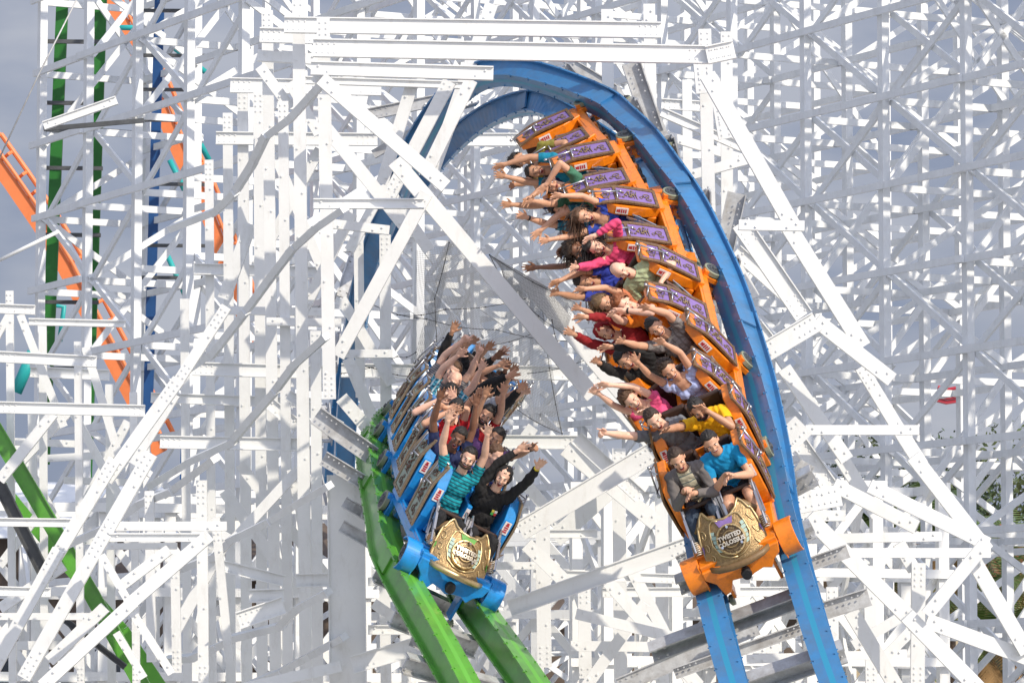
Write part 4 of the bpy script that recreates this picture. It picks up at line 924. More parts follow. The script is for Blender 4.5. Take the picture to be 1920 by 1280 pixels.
# -- traced towers: x0 y0 x1 y1 width depth
A = Frame('support_tower', 'bright white tower with long horizontal beams above the loop, upper left', 'support tower', (0, 0, 0))
for q in ((533, 47, 1240, 57, 30, 56, 'cross_beam', 'I', 2), (587, 90, 1335, 103, 34, 54, 'cross_beam', 'I', 2), (1325, 104, 1377, 93, 34, 53.9, 'cross_beam', 'I', 2), (583, 128, 925, 138, 26, 53, 'cross_beam', 'I', 1),
          (560, 150, 870, 160, 14, 57.5, 'cross_beam', 'I', 1), (487, 66, 600, 69, 28, 58.2, 'cross_beam', 'I', 2), (483, 105, 600, 112, 20, 58.5, 'cross_beam', 'B', 1), (432, 160, 715, 166, 28, 60.4, 'cross_beam', 'I', 2),
          (405, 259, 708, 262, 24, 60.8, 'cross_beam', 'I', 2), (588, 382, 795, 382, 19, 53, 'cross_beam', 'I', 1), (606, 418, 730, 432, 17, 57, 'cross_beam', 'B', 1), (420, 582, 605, 585, 15, 59.3, 'cross_beam', 'B', 1), (500, 603, 640, 605, 15, 57.3, 'cross_beam', 'B', 1),
          (361, 691, 610, 698, 25, 59.4, 'cross_beam', 'I', 2), (300, 828, 560, 833, 24, 57.4, 'cross_beam', 'I', 2), (283, 745, 600, 756, 19, 61.4, 'cross_beam', 'I', 2), (364, 504, 600, 511, 21, 62.4, 'cross_beam', 'I', 2),
          (606, 35, 618, 748, 24, 54.4, 'post', 'B', 3), (559, -30, 574, 1290, 23, 56.4, 'post', 'B', 3), (501, 20, 517, 1290, 21, 58.8, 'post', 'B', 3), (485, 172, 492, 1290, 20, 59.8, 'post', 'B', 3), (455, 166, 463, 1290, 20, 60.9, 'post', 'B', 3),
          (427, 212, 433, 1290, 18, 61.6, 'post', 'B', 3), (392, 300, 398, 1290, 16, 62.5, 'post', 'B', 3), (531, 190, 540, 1290, 19, 57.4, 'post', 'B', 3), (592, 620, 596, 1290, 20, 55.6, 'post', 'B', 3), (346, 560, 352, 1290, 16, 63.4, 'post', 'B', 0),
          (1138, 18, 1141, 240, 22, 59, 'post', 'B', 1), (1217, 8, 1222, 300, 22, 58.4, 'post', 'B', 1), (1321, 55, 1330, 420, 24, 56.5, 'post', 'B', 3), (1362, 60, 1364, 640, 22, 58.6, 'post', 'B', 3), (1288, 150, 1292, 640, 18, 60, 'post', 'B', 0),
          (602, 148, 836, 350, 26, 52.6, 'diagonal_brace', 'B', 1), (740, 302, 1112, 742, 30, 55, 'diagonal_brace', 'B', 1), (985, 520, 1222, 800, 34, 58, 'diagonal_brace', 'B', 1), (608, 236, 772, 440, 24, 56, 'diagonal_brace', 'B', 1),
          (922, 8, 812, 320, 24, 58.6, 'diagonal_brace', 'B', 1), (884, 150, 800, 322, 24, 55.6, 'diagonal_brace', 'B', 1), (800, 362, 634, 668, 25, 54.9, 'diagonal_brace', 'B', 1), (774, 155, 716, 345, 23, 57.6, 'diagonal_brace', 'B', 1), (843, 153, 728, 372, 25, 56.9, 'diagonal_brace', 'B', 3),
          (487, 125, 545, 203, 20, 58, 'diagonal_brace', 'B', 1), (543, 155, 598, 252, 19, 57.9, 'diagonal_brace', 'B', 1), (660, 400, 570, 580, 20, 58, 'diagonal_brace', 'B', 1), (720, 345, 805, 470, 22, 59, 'diagonal_brace', 'B', 1), (565, 150, 560, 300, 12, 59, 'diagonal_brace', 'B', 0),
          (640, 560, 735, 720, 20, 60.5, 'diagonal_brace', 'B', 1), (520, 300, 610, 520, 19, 60.2, 'diagonal_brace', 'B', 1), (470, 420, 420, 560, 24, 60, 'diagonal_brace', 'B', 2), (600, 280, 480, 500, 19, 61, 'diagonal_brace', 'B', 1),
          (722, 440, 724, 790, 21, 60.6, 'post', 'B', 3), (640, 663, 736, 663, 15, 60, 'cross_beam', 'B', 1), (640, 694, 1092, 700, 26, 62, 'cross_beam', 'I', 2), (905, 828, 1098, 829, 26, 60, 'cross_beam', 'I', 2), (800, 262, 985, 262, 24, 66, 'cross_beam', 'I', 2),
          (700, 388, 655, 470, 19, 60.4, 'diagonal_brace', 'B', 1), (672, 430, 676, 745, 18, 60.9, 'post', 'B', 3), (690, 560, 645, 640, 18, 60.2, 'diagonal_brace', 'B', 1),
          (652, 672, 702, 792, 22, 59.6, 'diagonal_brace', 'B', 1), (640, 745, 692, 806, 25, 57, 'diagonal_brace', 'B', 1), (540, 740, 640, 800, 20, 57, 'diagonal_brace', 'I', 1), (498, 750, 560, 800, 24, 58.5, 'diagonal_brace', 'I', 1)):
    A.px(*q)
A.px(612, 144, 600, 162, 40, 53.2, 'joint_plate', 'B', 2); A.px(1316, 110, 1322, 175, 34, 56.2, 'joint_plate', 'B', 2); A.px(1350, 190, 1362, 260, 30, 57.6, 'joint_plate', 'B', 3)
A.done()
B = Frame('support_tower', 'bright white braced tower to the right of the blue track', 'support tower', (0, 0, 0))
for q in ((1326, 141, 1487, 425, 30, 55.6, 'diagonal_brace', 'B', 1), (1478, 425, 1618, 650, 30, 55.3, 'diagonal_brace', 'B', 1), (1388, 418, 1507, 592, 36, 54, 'diagonal_brace', 'I', 2), (1529, 600, 1672, 712, 27, 53.6, 'diagonal_brace', 'B', 1),
          (1415, 672, 1532, 602, 38, 52.8, 'cross_beam', 'I', 2), (1420, 610, 1460, 660, 24, 53.8, 'cross_beam', 'I', 0), (1470, 690, 1588, 862, 26, 54.3, 'diagonal_brace', 'B', 1), (1575, 855, 1645, 965, 26, 54.7, 'diagonal_brace', 'B', 1),
          (1614, 688, 1700, 830, 24, 54.2, 'diagonal_brace', 'B', 3), (1690, 812, 1728, 872, 26, 54.1, 'diagonal_brace', 'B', 0), (1712, 855, 1850, 1032, 28, 53.9, 'diagonal_brace', 'B', 1), (1510, 806, 1723, 806, 18, 53, 'cross_beam', 'B', 1), (1385, 422, 1508, 424, 19, 53.2, 'cross_beam', 'B', 1),
          (1563, 908, 1718, 988, 26, 52.6, 'diagonal_brace', 'B', 1), (1630, 910, 1852, 1020, 26, 52.2, 'diagonal_brace', 'B', 1), (1470, 1011, 1765, 1005, 18, 53.2, 'cross_beam', 'B', 1), (1563, 1036, 1857, 1036, 18, 51.6, 'cross_beam', 'B', 1),
          (1515, 968, 1707, 1160, 30, 51.2, 'diagonal_brace', 'B', 1), (1700, 1153, 1836, 1292, 30, 51, 'diagonal_brace', 'B', 1), (1846, 1020, 1738, 1152, 25, 50.9, 'diagonal_brace', 'B', 1), (1824, 1048, 1925, 1222, 28, 51.8, 'diagonal_brace', 'B', 1), (1737, 1163, 1930, 1234, 28, 51.9, 'diagonal_brace', 'B', 1),
          (1722, 1055, 1720, 1292, 26, 53, 'post', 'B', 3), (1685, 1018, 1714, 1068, 24, 53.1, 'post', 'B', 1), (1595, 1145, 1682, 1290, 28, 53.6, 'diagonal_brace', 'B', 1), (1715, 1140, 1600, 1210, 20, 54.4, 'diagonal_brace', 'B', 1), (1650, 1240, 1720, 1170, 20, 54.2, 'diagonal_brace', 'B', 1),
          (1480, 946, 1576, 928, 40, 52.4, 'joint_plate', 'B', 3), (1450, 852, 1507, 796, 46, 52.5, 'joint_plate', 'B', 3), (1488, 815, 1560, 918, 32, 53.4, 'diagonal_brace', 'I', 3), (1480, 968, 1585, 966, 20, 53.5, 'cross_beam', 'B', 1),
          (1375, 900, 1380, 1290, 20, 60, 'post', 'B', 3), (1288, 640, 1380, 800, 24, 60, 'diagonal_brace', 'B', 1), (1560, 1100, 1562, 1290, 22, 57, 'post', 'B', 3), (1630, 1060, 1634, 1290, 22, 57.5, 'post', 'B', 3), (1400, 1235, 1700, 1225, 17, 56, 'cross_beam', 'B', 1), (1560, 1180, 1480, 1285, 26, 55, 'diagonal_brace', 'B', 1),
          (1290, 330, 1400, 300, 18, 57, 'cross_beam', 'B', 1), (1240, 210, 1400, 280, 18, 58, 'cross_beam', 'I', 1), (1240, 195, 1320, 200, 20, 60, 'cross_beam', 'I', 2), (1250, 255, 1398, 300, 17, 59.4, 'cross_beam', 'B', 1), (1410, 560, 1365, 480, 30, 56, 'diagonal_brace', 'B', 1), (1380, 470, 1480, 560, 26, 58.6, 'diagonal_brace', 'I', 1)):
    B.px(*q)
B.done()
C_ = Frame('support_tower', 'white leaning frame with long diagonals at the lower left', 'support tower', (0, 0, 0))
for q in ((425, 575, 330, 722, 20, 52.6, 'diagonal_brace', 'B', 3), (335, 712, 200, 900, 24, 52.4, 'diagonal_brace', 'B', 3), (215, 862, 95, 1060, 24, 52.2, 'diagonal_brace', 'B', 3), (110, 1030, -20, 1270, 24, 52, 'diagonal_brace', 'B', 3),
          (330, 740, 250, 870, 16, 53.4, 'diagonal_brace', 'B', 1), (283, 850, 190, 1012, 26, 51, 'diagonal_brace', 'B', 3), (197, 1000, 45, 1270, 26, 50.8, 'diagonal_brace', 'B', 3), (393, 1003, 240, 1135, 24, 50, 'diagonal_brace', 'B', 1), (250, 1128, 80, 1285, 24, 49.9, 'diagonal_brace', 'B', 1),
          (317, 1030, 230, 1096, 20, 50.6, 'diagonal_brace', 'B', 1), (197, 1138, 93, 1238, 22, 51.6, 'diagonal_brace', 'B', 1), (205, 986, 425, 986, 17, 51.5, 'cross_beam', 'B', 1), (205, 1007, 390, 1007, 16, 50.9, 'cross_beam', 'I', 1), (195, 1024, 332, 1023, 12, 51.8, 'cross_beam', 'B', 1),
          (190, 1040, 243, 1130, 14, 50.4, 'diagonal_brace', 'B', 1), (245, 1142, 322, 1262, 15, 50.4, 'diagonal_brace', 'B', 1), (218, 1185, 270, 1270, 14, 51.4, 'diagonal_brace', 'B', 1), (-10, 978, 150, 980, 16, 56, 'cross_beam', 'I', 2), (-10, 1107, 95, 1110, 18, 56, 'cross_beam', 'I', 2), (-10, 1155, 190, 1155, 13, 57, 'cross_beam', 'B', 1),
          (417, 1060, 532, 1088, 22, 55, 'cross_beam', 'I', 2), (447, 1163, 532, 1134, 33, 53, 'cross_beam', 'I', 2), (467, 1117, 532, 1115, 25, 54, 'cross_beam', 'I', 2), (555, 1088, 640, 1086, 26, 54.6, 'cross_beam', 'I', 2), (404, 970, 430, 1240, 16, 54, 'post', 'B', 3), (328, 1040, 332, 1260, 17, 54.4, 'post', 'B', 3), (378, 900, 382, 1290, 20, 53.4, 'post', 'B', 3), (280, 920, 284, 1240, 17, 55, 'post', 'B', 3),
          (648, 890, 653, 1292, 70, 53.2, 'wide_column', 'I', 3), (660, 1246, 800, 1205, 34, 52.4, 'cross_beam', 'I', 2), (455, 1290, 640, 1248, 20, 53, 'cross_beam', 'B', 1), (440, 1010, 560, 880, 19, 56.6, 'diagonal_brace', 'B', 1), (330, 1180, 430, 1000, 22, 56.6, 'diagonal_brace', 'B', 1), (450, 870, 620, 1090, 20, 57.7, 'diagonal_brace', 'B', 1), (420, 920, 560, 1110, 22, 59.4, 'diagonal_brace', 'B', 1), (590, 1150, 560, 950, 14, 57, 'diagonal_brace', 'B', 1), (545, 880, 600, 1130, 15, 57, 'diagonal_brace', 'B', 1)):
    C_.px(*q)
C_.done()
D = Frame('support_tower', 'white post and beam frame at the left edge with stacked horizontal beams', 'support tower', (0, 0, 0))
for q in ((-10, 578, 66, 581, 18, 58, 'cross_beam', 'I', 2), (54, 603, 235, 607, 13, 58.4, 'cross_beam', 'I', 1), (-10, 668, 181, 678, 21, 57, 'cross_beam', 'I', 2), (57, 697, 205, 703, 20, 60, 'cross_beam', 'I', 2), (-10, 763, 272, 770, 22, 55.6, 'cross_beam', 'I', 2), (-10, 826, 140, 832, 13, 60, 'cross_beam', 'B', 1),
          (18, 545, 24, 1290, 14, 58.8, 'post', 'B', 3), (80, 600, 84, 1290, 14, 59.4, 'post', 'B', 0), (146, 640, 152, 1290, 14, 57.6, 'post', 'B', 3), (250, 735, 256, 1290, 14, 57, 'post', 'B', 3), (60, 770, 70, 1290, 15, 61, 'post', 'B', 0), (205, 720, 210, 1290, 15, 61, 'post', 'B', 0),
          (38, 590, 120, 800, 14, 59, 'diagonal_brace', 'B', 1), (160, 650, 225, 860, 15, 58, 'diagonal_brace', 'B', 1), (20, 585, -10, 640, 13, 59.2, 'diagonal_brace', 'B', 1), (100, 775, 0, 900, 20, 56.8, 'diagonal_brace', 'B', 1), (25, 880, 130, 770, 18, 60, 'diagonal_brace', 'B', 1), (130, 760, 240, 960, 15, 59.6, 'diagonal_brace', 'B', 1), (240, 790, 150, 960, 16, 60.4, 'diagonal_brace', 'B', 1),
          (30, 830, 110, 980, 14, 61.6, 'diagonal_brace', 'B', 1), (0, 1060, 90, 940, 16, 59.4, 'diagonal_brace', 'B', 1), (0, 1140, 120, 1060, 20, 58, 'diagonal_brace', 'B', 1), (70, 860, 240, 850, 13, 61.4, 'cross_beam', 'B', 1), (120, 900, 260, 905, 13, 61.8, 'cross_beam', 'B', 1), (40, 1010, 190, 1014, 14, 60.8, 'cross_beam', 'B', 1), (0, 1210, 150, 1208, 16, 59.8, 'cross_beam', 'B', 1), (30, 1270, 180, 1180, 16, 60.2, 'diagonal_brace', 'B', 1)):
    D.px(*q)
D.done()
E_ = Frame('support_tower', 'white and galvanised frame between the two trains under the orange front car', 'support tower', (0, 0, 0))
for q in ((975, 995, 1232, 842, 38, 55.6, 'cross_beam', 'I', 2), (955, 1140, 1300, 1018, 32, 51.6, 'cross_beam', 'I', 2), (1017, 950, 1021, 1250, 27, 58, 'post', 'B', 3), (987, 1020, 1062, 1092, 26, 57.4, 'diagonal_brace', 'B', 1), (990, 1000, 1120, 1000, 16, 59, 'cross_beam', 'I', 1), (1000, 1075, 1280, 1085, 18, 59.4, 'cross_beam', 'I', 2),
          (1160, 840, 1164, 1290, 25, 60, 'post', 'B', 3), (1240, 860, 1242, 1290, 24, 61, 'post', 'B', 3), (1095, 1090, 1098, 1290, 24, 59, 'post', 'B', 3), (1060, 840, 1230, 980, 30, 59.5, 'diagonal_brace', 'B', 1), (1230, 840, 1040, 1010, 34, 60.5, 'diagonal_brace', 'B', 1), (1080, 1150, 1330, 1210, 20, 57, 'cross_beam', 'B', 1), (1100, 1285, 1210, 1130, 22, 58, 'diagonal_brace', 'B', 1), (1310, 1285, 1140, 1090, 24, 57.6, 'diagonal_brace', 'B', 1),
          (1080, 820, 1200, 930, 28, 58.5, 'diagonal_brace', 'I', 2), (1110, 700, 1225, 835, 30, 59, 'diagonal_brace', 'B', 1), (700, 1130, 800, 1200, 20, 56.6, 'diagonal_brace', 'B', 1), (690, 1090, 790, 1088, 16, 57, 'cross_beam', 'B', 1), (690, 1180, 860, 1180, 18, 57.4, 'cross_beam', 'I', 1), (720, 1010, 724, 1290, 20, 58, 'post', 'B', 3), (760, 1100, 762, 1290, 18, 60, 'post', 'B', 3), (1000, 800, 870, 980, 22, 61, 'diagonal_brace', 'B', 1),
          (1180, 1060, 1300, 1290, 22, 59.4, 'diagonal_brace', 'B', 1), (950, 860, 1060, 1000, 22, 61.5, 'diagonal_brace', 'B', 1), (930, 1060, 1010, 1060, 14, 60, 'cross_beam', 'B', 1), (1070, 1210, 1460, 1215, 19, 58.4, 'cross_beam', 'B', 1), (1130, 1110, 1500, 1108, 18, 60.5, 'cross_beam', 'I', 2)):
    E_.px(*q)
E_.done()
# -- sloping ledger chains of the curved wall at the left
G_ = Frame('support_tower', 'chain of stepped ledgers climbing across the left posts', 'support tower', (0, 0, 0), m=WHITE2)
for k, ch in enumerate((((597, 165), (545, 222), (497, 258), (472, 310), (438, 364), (405, 396), (330, 425)), ((640, 395), (590, 430), (548, 468), (508, 520), (455, 592), (402, 660), (340, 702)),
        ((606, 636), (552, 684), (512, 738), (470, 786), (433, 830), (362, 862), (290, 905)), ((612, 913), (560, 943), (500, 980), (437, 1010), (403, 1042), (340, 1066)), ((400, 862), (370, 884), (318, 922), (266, 942), (205, 985), (125, 1022)),
        ((610, 1112), (560, 1139), (523, 1174), (443, 1194), (403, 1214), (362, 1232), (318, 1236)), ((640, 1196), (590, 1224), (520, 1262), (450, 1290)))):
    for i in range(len(ch) - 1):
        (x0, y0), (x1, y1) = ch[i], ch[i + 1]; d = 52.2 + .9 * i + .04 * k + .3 * (i % 2); sx, sy = (x1 - x0) * .12, (y1 - y0) * .12; G_.px(x0 - sx, y0 - sy, x1 + sx, y1 + sy, 13, d + .5, 'ledger', 'B', 0, .10, d + 1.3, nrm=V((-.7, -.45, -.5)))
G_.done()
# -- galvanised channels that hold the blue track
H_ = Frame('track_support', 'galvanised steel channels bracing the outside of the blue loop', 'track support', (0, 0, 0), m=GALV)
for q in ((1183, 118, 1228, 250, 36, 58, 'channel', 'C', 3), (1240, 250, 1268, 330, 22, 57.6, 'channel', 'B', 3), (1062, 118, 1152, 172, 26, 59.6, 'channel', 'I', 1), (1150, 165, 1182, 218, 22, 59, 'joint_plate', 'B', 1), (1382, 362, 1352, 500, 36, 55.4, 'channel', 'C', 3), (1322, 356, 1306, 420, 20, 57, 'channel', 'C', 3),
          (920, 122, 1010, 150, 12, 60, 'channel', 'B', 1), (1010, 118, 1060, 150, 16, 60.4, 'channel', 'B', 0), (1226, 200, 1260, 290, 12, 59, 'channel', 'B', 0), (860, 180, 690, 215, 22, 61.5, 'channel', 'I', 2), (780, 245, 700, 290, 16, 62, 'channel', 'B', 0), (1465, 950, 1515, 868, 30, 53, 'channel', 'I', 1), (1440, 930, 1500, 905, 22, 49.4, 'channel', 'C', 2),
          (1270, 1052, 1380, 1000, 20, 51, 'channel', 'C', 2), (1490, 1068, 1590, 1032, 26, 50.4, 'channel', 'C', 2), (1520, 1152, 1630, 1118, 34, 49.4, 'channel', 'C', 2), (1265, 1262, 1520, 1172, 22, 50.4, 'channel', 'C', 2), (1160, 1285, 1420, 1175, 30, 51.5, 'channel', 'I', 2), (1475, 960, 1420, 990, 20, 52, 'channel', 'B', 0),
          (592, 778, 700, 855, 36, 53.6, 'channel', 'C', 2), (606, 858, 700, 915, 28, 53, 'channel', 'C', 2), (640, 985, 745, 1045, 24, 52, 'channel', 'I', 2), (645, 940, 722, 985, 22, 52.8, 'channel', 'C', 2), (770, 1200, 860, 1240, 20, 51, 'channel', 'C', 2)):
    H_.px(*q)
H_.done()
# ------------------------------------------------------------------ what stands behind and around the white structure
I_ = Frame('vertical_track', 'pair of dark green vertical track rails with grey ties at the far left', 'coaster track', (0, 0, 0), m=DGREEN)
for q in ((118, -20, 82, 870, 22, 84, 'rail', 'B', 0), (190, -20, 158, 1000, 22, 84.3, 'rail', 'B', 0)): I_.px(*q)
for y in (78, 193, 315, 440, 566, 690): I_.px(90 - y * .03, y, 202 - y * .03, y + 1, 7, 83.6, 'crosstie', 'B', 0, m=DKGREY)
I_.px(82, 237, 265, 250, 7, 83.3, 'crosstie', 'B', 0, m=DKGREY); I_.px(86, 244, 262, 256, 5, 83.1, 'crosstie', 'B', 0, m=DKGREY); I_.done()
J_ = Frame('vertical_track', 'pair of dark blue vertical track rails behind the left trestle', 'coaster track', (0, 0, 0), m=DBLUE)
for q in ((371, -20, 348, 900, 21, 83, 'rail', 'B', 0), (300, -20, 276, 820, 18, 83.4, 'rail', 'B', 0)): J_.px(*q)
for y in (20, 104, 168, 225, 345, 460, 520): J_.px(258 - y * .01, y, 392 - y * .01, y + 1, 6, 82.6, 'crosstie', 'B', 0, m=DKGREY)
J_.done()
K_ = Frame('girder', 'white girder with grey walkway jutting left from the left trestle', 'girder', (0, 0, 0)); K_.px(82, 236, 219, 188, 16, 70, 'beam', 'I', 1); K_.px(82, 242, 270, 226, 8, 70.6, 'beam', 'B', 0, m=DKGREY); K_.done()
def pathbeam(name, label, cat, pts, wpx, m, ladder=None, ends=None):
    root = thing(name, label, cat, P(*pts[0])); o = V(root.location); W3 = [P(*p) for p in pts]; mb = MB(); n = len(W3); nrm = NF; h = wpx / FPX * pts[0][2] / 2; t = .16
    fr = []
    for i in range(n):
        a = (W3[min(i + 1, n - 1)] - W3[max(i - 1, 0)]).normalized(); X = a.cross(nrm).normalized(); Y = X.cross(a).normalized(); fr.append((W3[i], X, Y, a)); mb.v.extend([tuple(W3[i] + X * x + Y * y) for x, y in ((-h, -t), (h, -t), (h, t), (-h, t))])
    for i in range(n - 1):
        for k in range(4): mb.f.append((i * 4 + k, i * 4 + (k + 1) % 4, i * 4 + 4 + (k + 1) % 4, i * 4 + 4 + k)); mb.m.append(0)
    mb.build('spine', m, root, False, o).location = (0, 0, 0)
    if ladder:
        side, off, rw, stp = ladder; r2 = MB(); q = [p + X * (side * off) + Y * .1 for p, X, Y, a in fr]; r2.tube(q, rw, 8); r2.build('rail', m, root, False, o).location = (0, 0, 0)
        r3 = MB(); q3 = [p + X * (side * (h + .05)) + Y * .2 for p, X, Y, a in fr]; r3.tube(q3, rw * .8, 8); r3.build('rail', m, root, False, o).location = (0, 0, 0)
        for i in range(n - 1):
            L = (W3[i + 1] - W3[i]).length
            for k in range(int(L / stp)):
                tt = k * stp / L; p = W3[i].lerp(W3[i + 1], tt); X, Y = fr[i][1], fr[i][2]; b = MB(); b.tube([p + X * (side * h * .9), p + X * (side * off * .75) + Y * .22, p + X * (side * off) + Y * .1], rw * .7, 6); b.build('rung', m, root, False, o).location = (0, 0, 0)
    return root
pathbeam('orange_track', 'orange ladder track dropping from the left edge behind the green rails', 'coaster track', [(-30, 275, 90), (20, 345, 90), (75, 425, 90), (120, 500, 90), (160, 580, 90), (205, 665, 90), (260, 770, 90), (300, 850, 90)], 26, ORT, (-1, .42, .05, .42))
pathbeam('orange_track', 'orange ladder track coming down behind the left trestle from the top', 'coaster track', [(195, -30, 91), (230, 45, 91), (262, 110, 91), (300, 200, 91), (335, 285, 91), (372, 360, 91), (400, 430, 91), (440, 540, 91), (475, 650, 91)], 26, ORT, (-1, .36, .045, .42))
def pipe(name, label, cat, pts, r, m):
    mb = MB(); mb.tube([P(*p) for p in pts], r, 10); o = mb.build(name, m, None, True, P(*pts[0])); return tag(o, label, cat)
for i, (pts, lab) in enumerate((([(210, 52, 89), (282, 53, 89)], 'short level teal pipe near the top of the orange track'), ([(320, 85, 88), (385, 135, 88)], 'teal pipe slanting behind the dark blue rail near the top'), ([(352, 225, 88), (392, 300, 88)], 'teal pipe slanting right of the dark blue rail'),
        ([(318, 300, 88), (350, 365, 88)], 'teal pipe between the two dark blue rails'), ([(62, 660, 88), (30, 735, 88)], 'thick teal pipe slanting down at the left edge'), ([(310, 470, 88), (350, 560, 88)], 'teal pipe low between the dark blue rails'), ([(75, 570, 88), (120, 575, 88), (112, 640, 88)], 'bent teal pipe beside the dark green rail'))):
    pipe('teal_pipe', lab, 'pipe', pts, .055 if i != 4 else .12, CYAN)
pipe('stay_cable', 'thin pale stay cable crossing the sky at the upper left', 'cable', [(146, -5, 68), (70, 145, 68), (-5, 305, 68)], .012, GALV)
pipe('handrail_pipe', 'white pipe slanting up from the left edge to the trestle', 'pipe', [(-10, 492, 66), (110, 434, 66)], .028, WHITE)
# lower-left stretch of green track with its dark channel
L_ = Frame('green_track', 'lower stretch of green track descending behind the lower left frame', 'coaster track', (0, 0, 0), m=GREEN)
for q in ((-30, 770, 62, 925, 30, 58.5, 'rail', 'I', 0), (60, 921, 170, 1110, 30, 58.5, 'rail', 'I', 0), (168, 1106, 275, 1300, 30, 58.5, 'rail', 'I', 0), (-30, 870, 100, 1030, 22, 60, 'rail', 'B', 0), (100, 1030, 230, 1180, 22, 60, 'rail', 'B', 0), (230, 1180, 310, 1300, 24, 60, 'rail', 'B', 0)): L_.px(*q)
for q in ((-20, 870, 88, 1085, 24, 57.9, 'channel', 'C', 1), (120, 1160, 235, 1250, 12, 58, 'channel', 'C', 0)): L_.px(*q, m=DKGREY)
L_.done()
# ------------------------------------------------------------------ safety net with its ropes
def netpatch(par, c, nu, nv, sag, o, sub=26, r=.0025):
    TL, TR_, BR_, BL = [P(*q) for q in c]; nrm = (TR_ - TL).cross(BL - TL).normalized()
    def pt(a, b): return TL.lerp(TR_, a).lerp(BL.lerp(BR_, a), b) + nrm * (sag * math.sin(math.pi * a) * math.sin(math.pi * b) + .05 * math.sin(9 * a + 5 * b) * math.sin(math.pi * b)) + V((0, 0, -1)) * (.10 * math.sin(math.pi * a) * math.sin(3 * b))
    mb = MB()
    for k in range(nu + 1): mb.tube([pt(k / nu, j / sub) for j in range(sub + 1)], r, 3, False)
    for k in range(nv + 1): mb.tube([pt(j / sub, k / nv) for j in range(sub + 1)], r, 3, False)
    mb.build('netting', WIRE, par, False, o).location = (0, 0, 0)
def strands(par, o, name, lst, r, m, knots=True):
    for pts in lst:
        mb = MB(); w = [P(*p) for p in pts]; q = []
        for i in range(len(w) - 1):
            for k in range(6): t = k / 6; q.append(w[i].lerp(w[i + 1], t) + V((0, 0, -1)) * .04 * math.sin(math.pi * t))
        q.append(w[-1]); mb.tube(q, r, 5)
        if knots:
            for p in q[::3]: mb.sph(p, r * 2.3, 6, 5)
        mb.build(name, m, par, False, o).location = (0, 0, 0)
o = P(900, 620, 61); nt_ = thing('safety_net', 'grey safety net with dark ropes hanging inside the loop', 'net', o)
netpatch(nt_, ((838, 450, 61.4), (1015, 560, 61.4), (1054, 812, 61.4), (772, 690, 61.4)), 84, 84, .35, o); netpatch(nt_, ((780, 470, 61.6), (850, 458, 61.6), (800, 690, 61.6), (772, 680, 61.6)), 22, 60, .1, o)
netpatch(nt_, ((918, 478, 57.2), (1080, 568, 57.2), (1060, 628, 57.6), (960, 545, 57.6)), 60, 22, .22, o, r=.0019); netpatch(nt_, ((918, 478, 57.4), (1080, 568, 57.5), (1060, 628, 57.9), (960, 545, 57.9)), 55, 18, -.15, o, r=.0018)
R_ = 61.1
strands(nt_, o, 'rope', [[(700, 572, R_), (800, 598, R_), (930, 618, R_), (1080, 640, R_)], [(776, 690, R_), (900, 650, R_), (1010, 620, R_)], [(842, 455, R_), (815, 560, R_), (822, 690, R_)], [(1015, 560, R_), (1030, 690, R_), (1054, 815, R_)], [(745, 590, R_), (835, 580, R_), (985, 560, R_)],
    [(960, 760, R_), (1054, 812, R_)], [(990, 700, R_), (1110, 670, R_)], [(640, 660, R_), (700, 690, R_), (790, 705, R_)], [(640, 700, R_), (745, 668, R_), (780, 660, R_)]],   .0048, ROPE)
strands(nt_, o, 'rope', [[(918, 478, 57.1), (960, 545, 57.4), (1060, 628, 57.6)], [(918, 478, 57.1), (1080, 568, 57.1)], [(1035, 600, 57), (1045, 640, 57), (1080, 700, 57)]], .0045, ROPE)
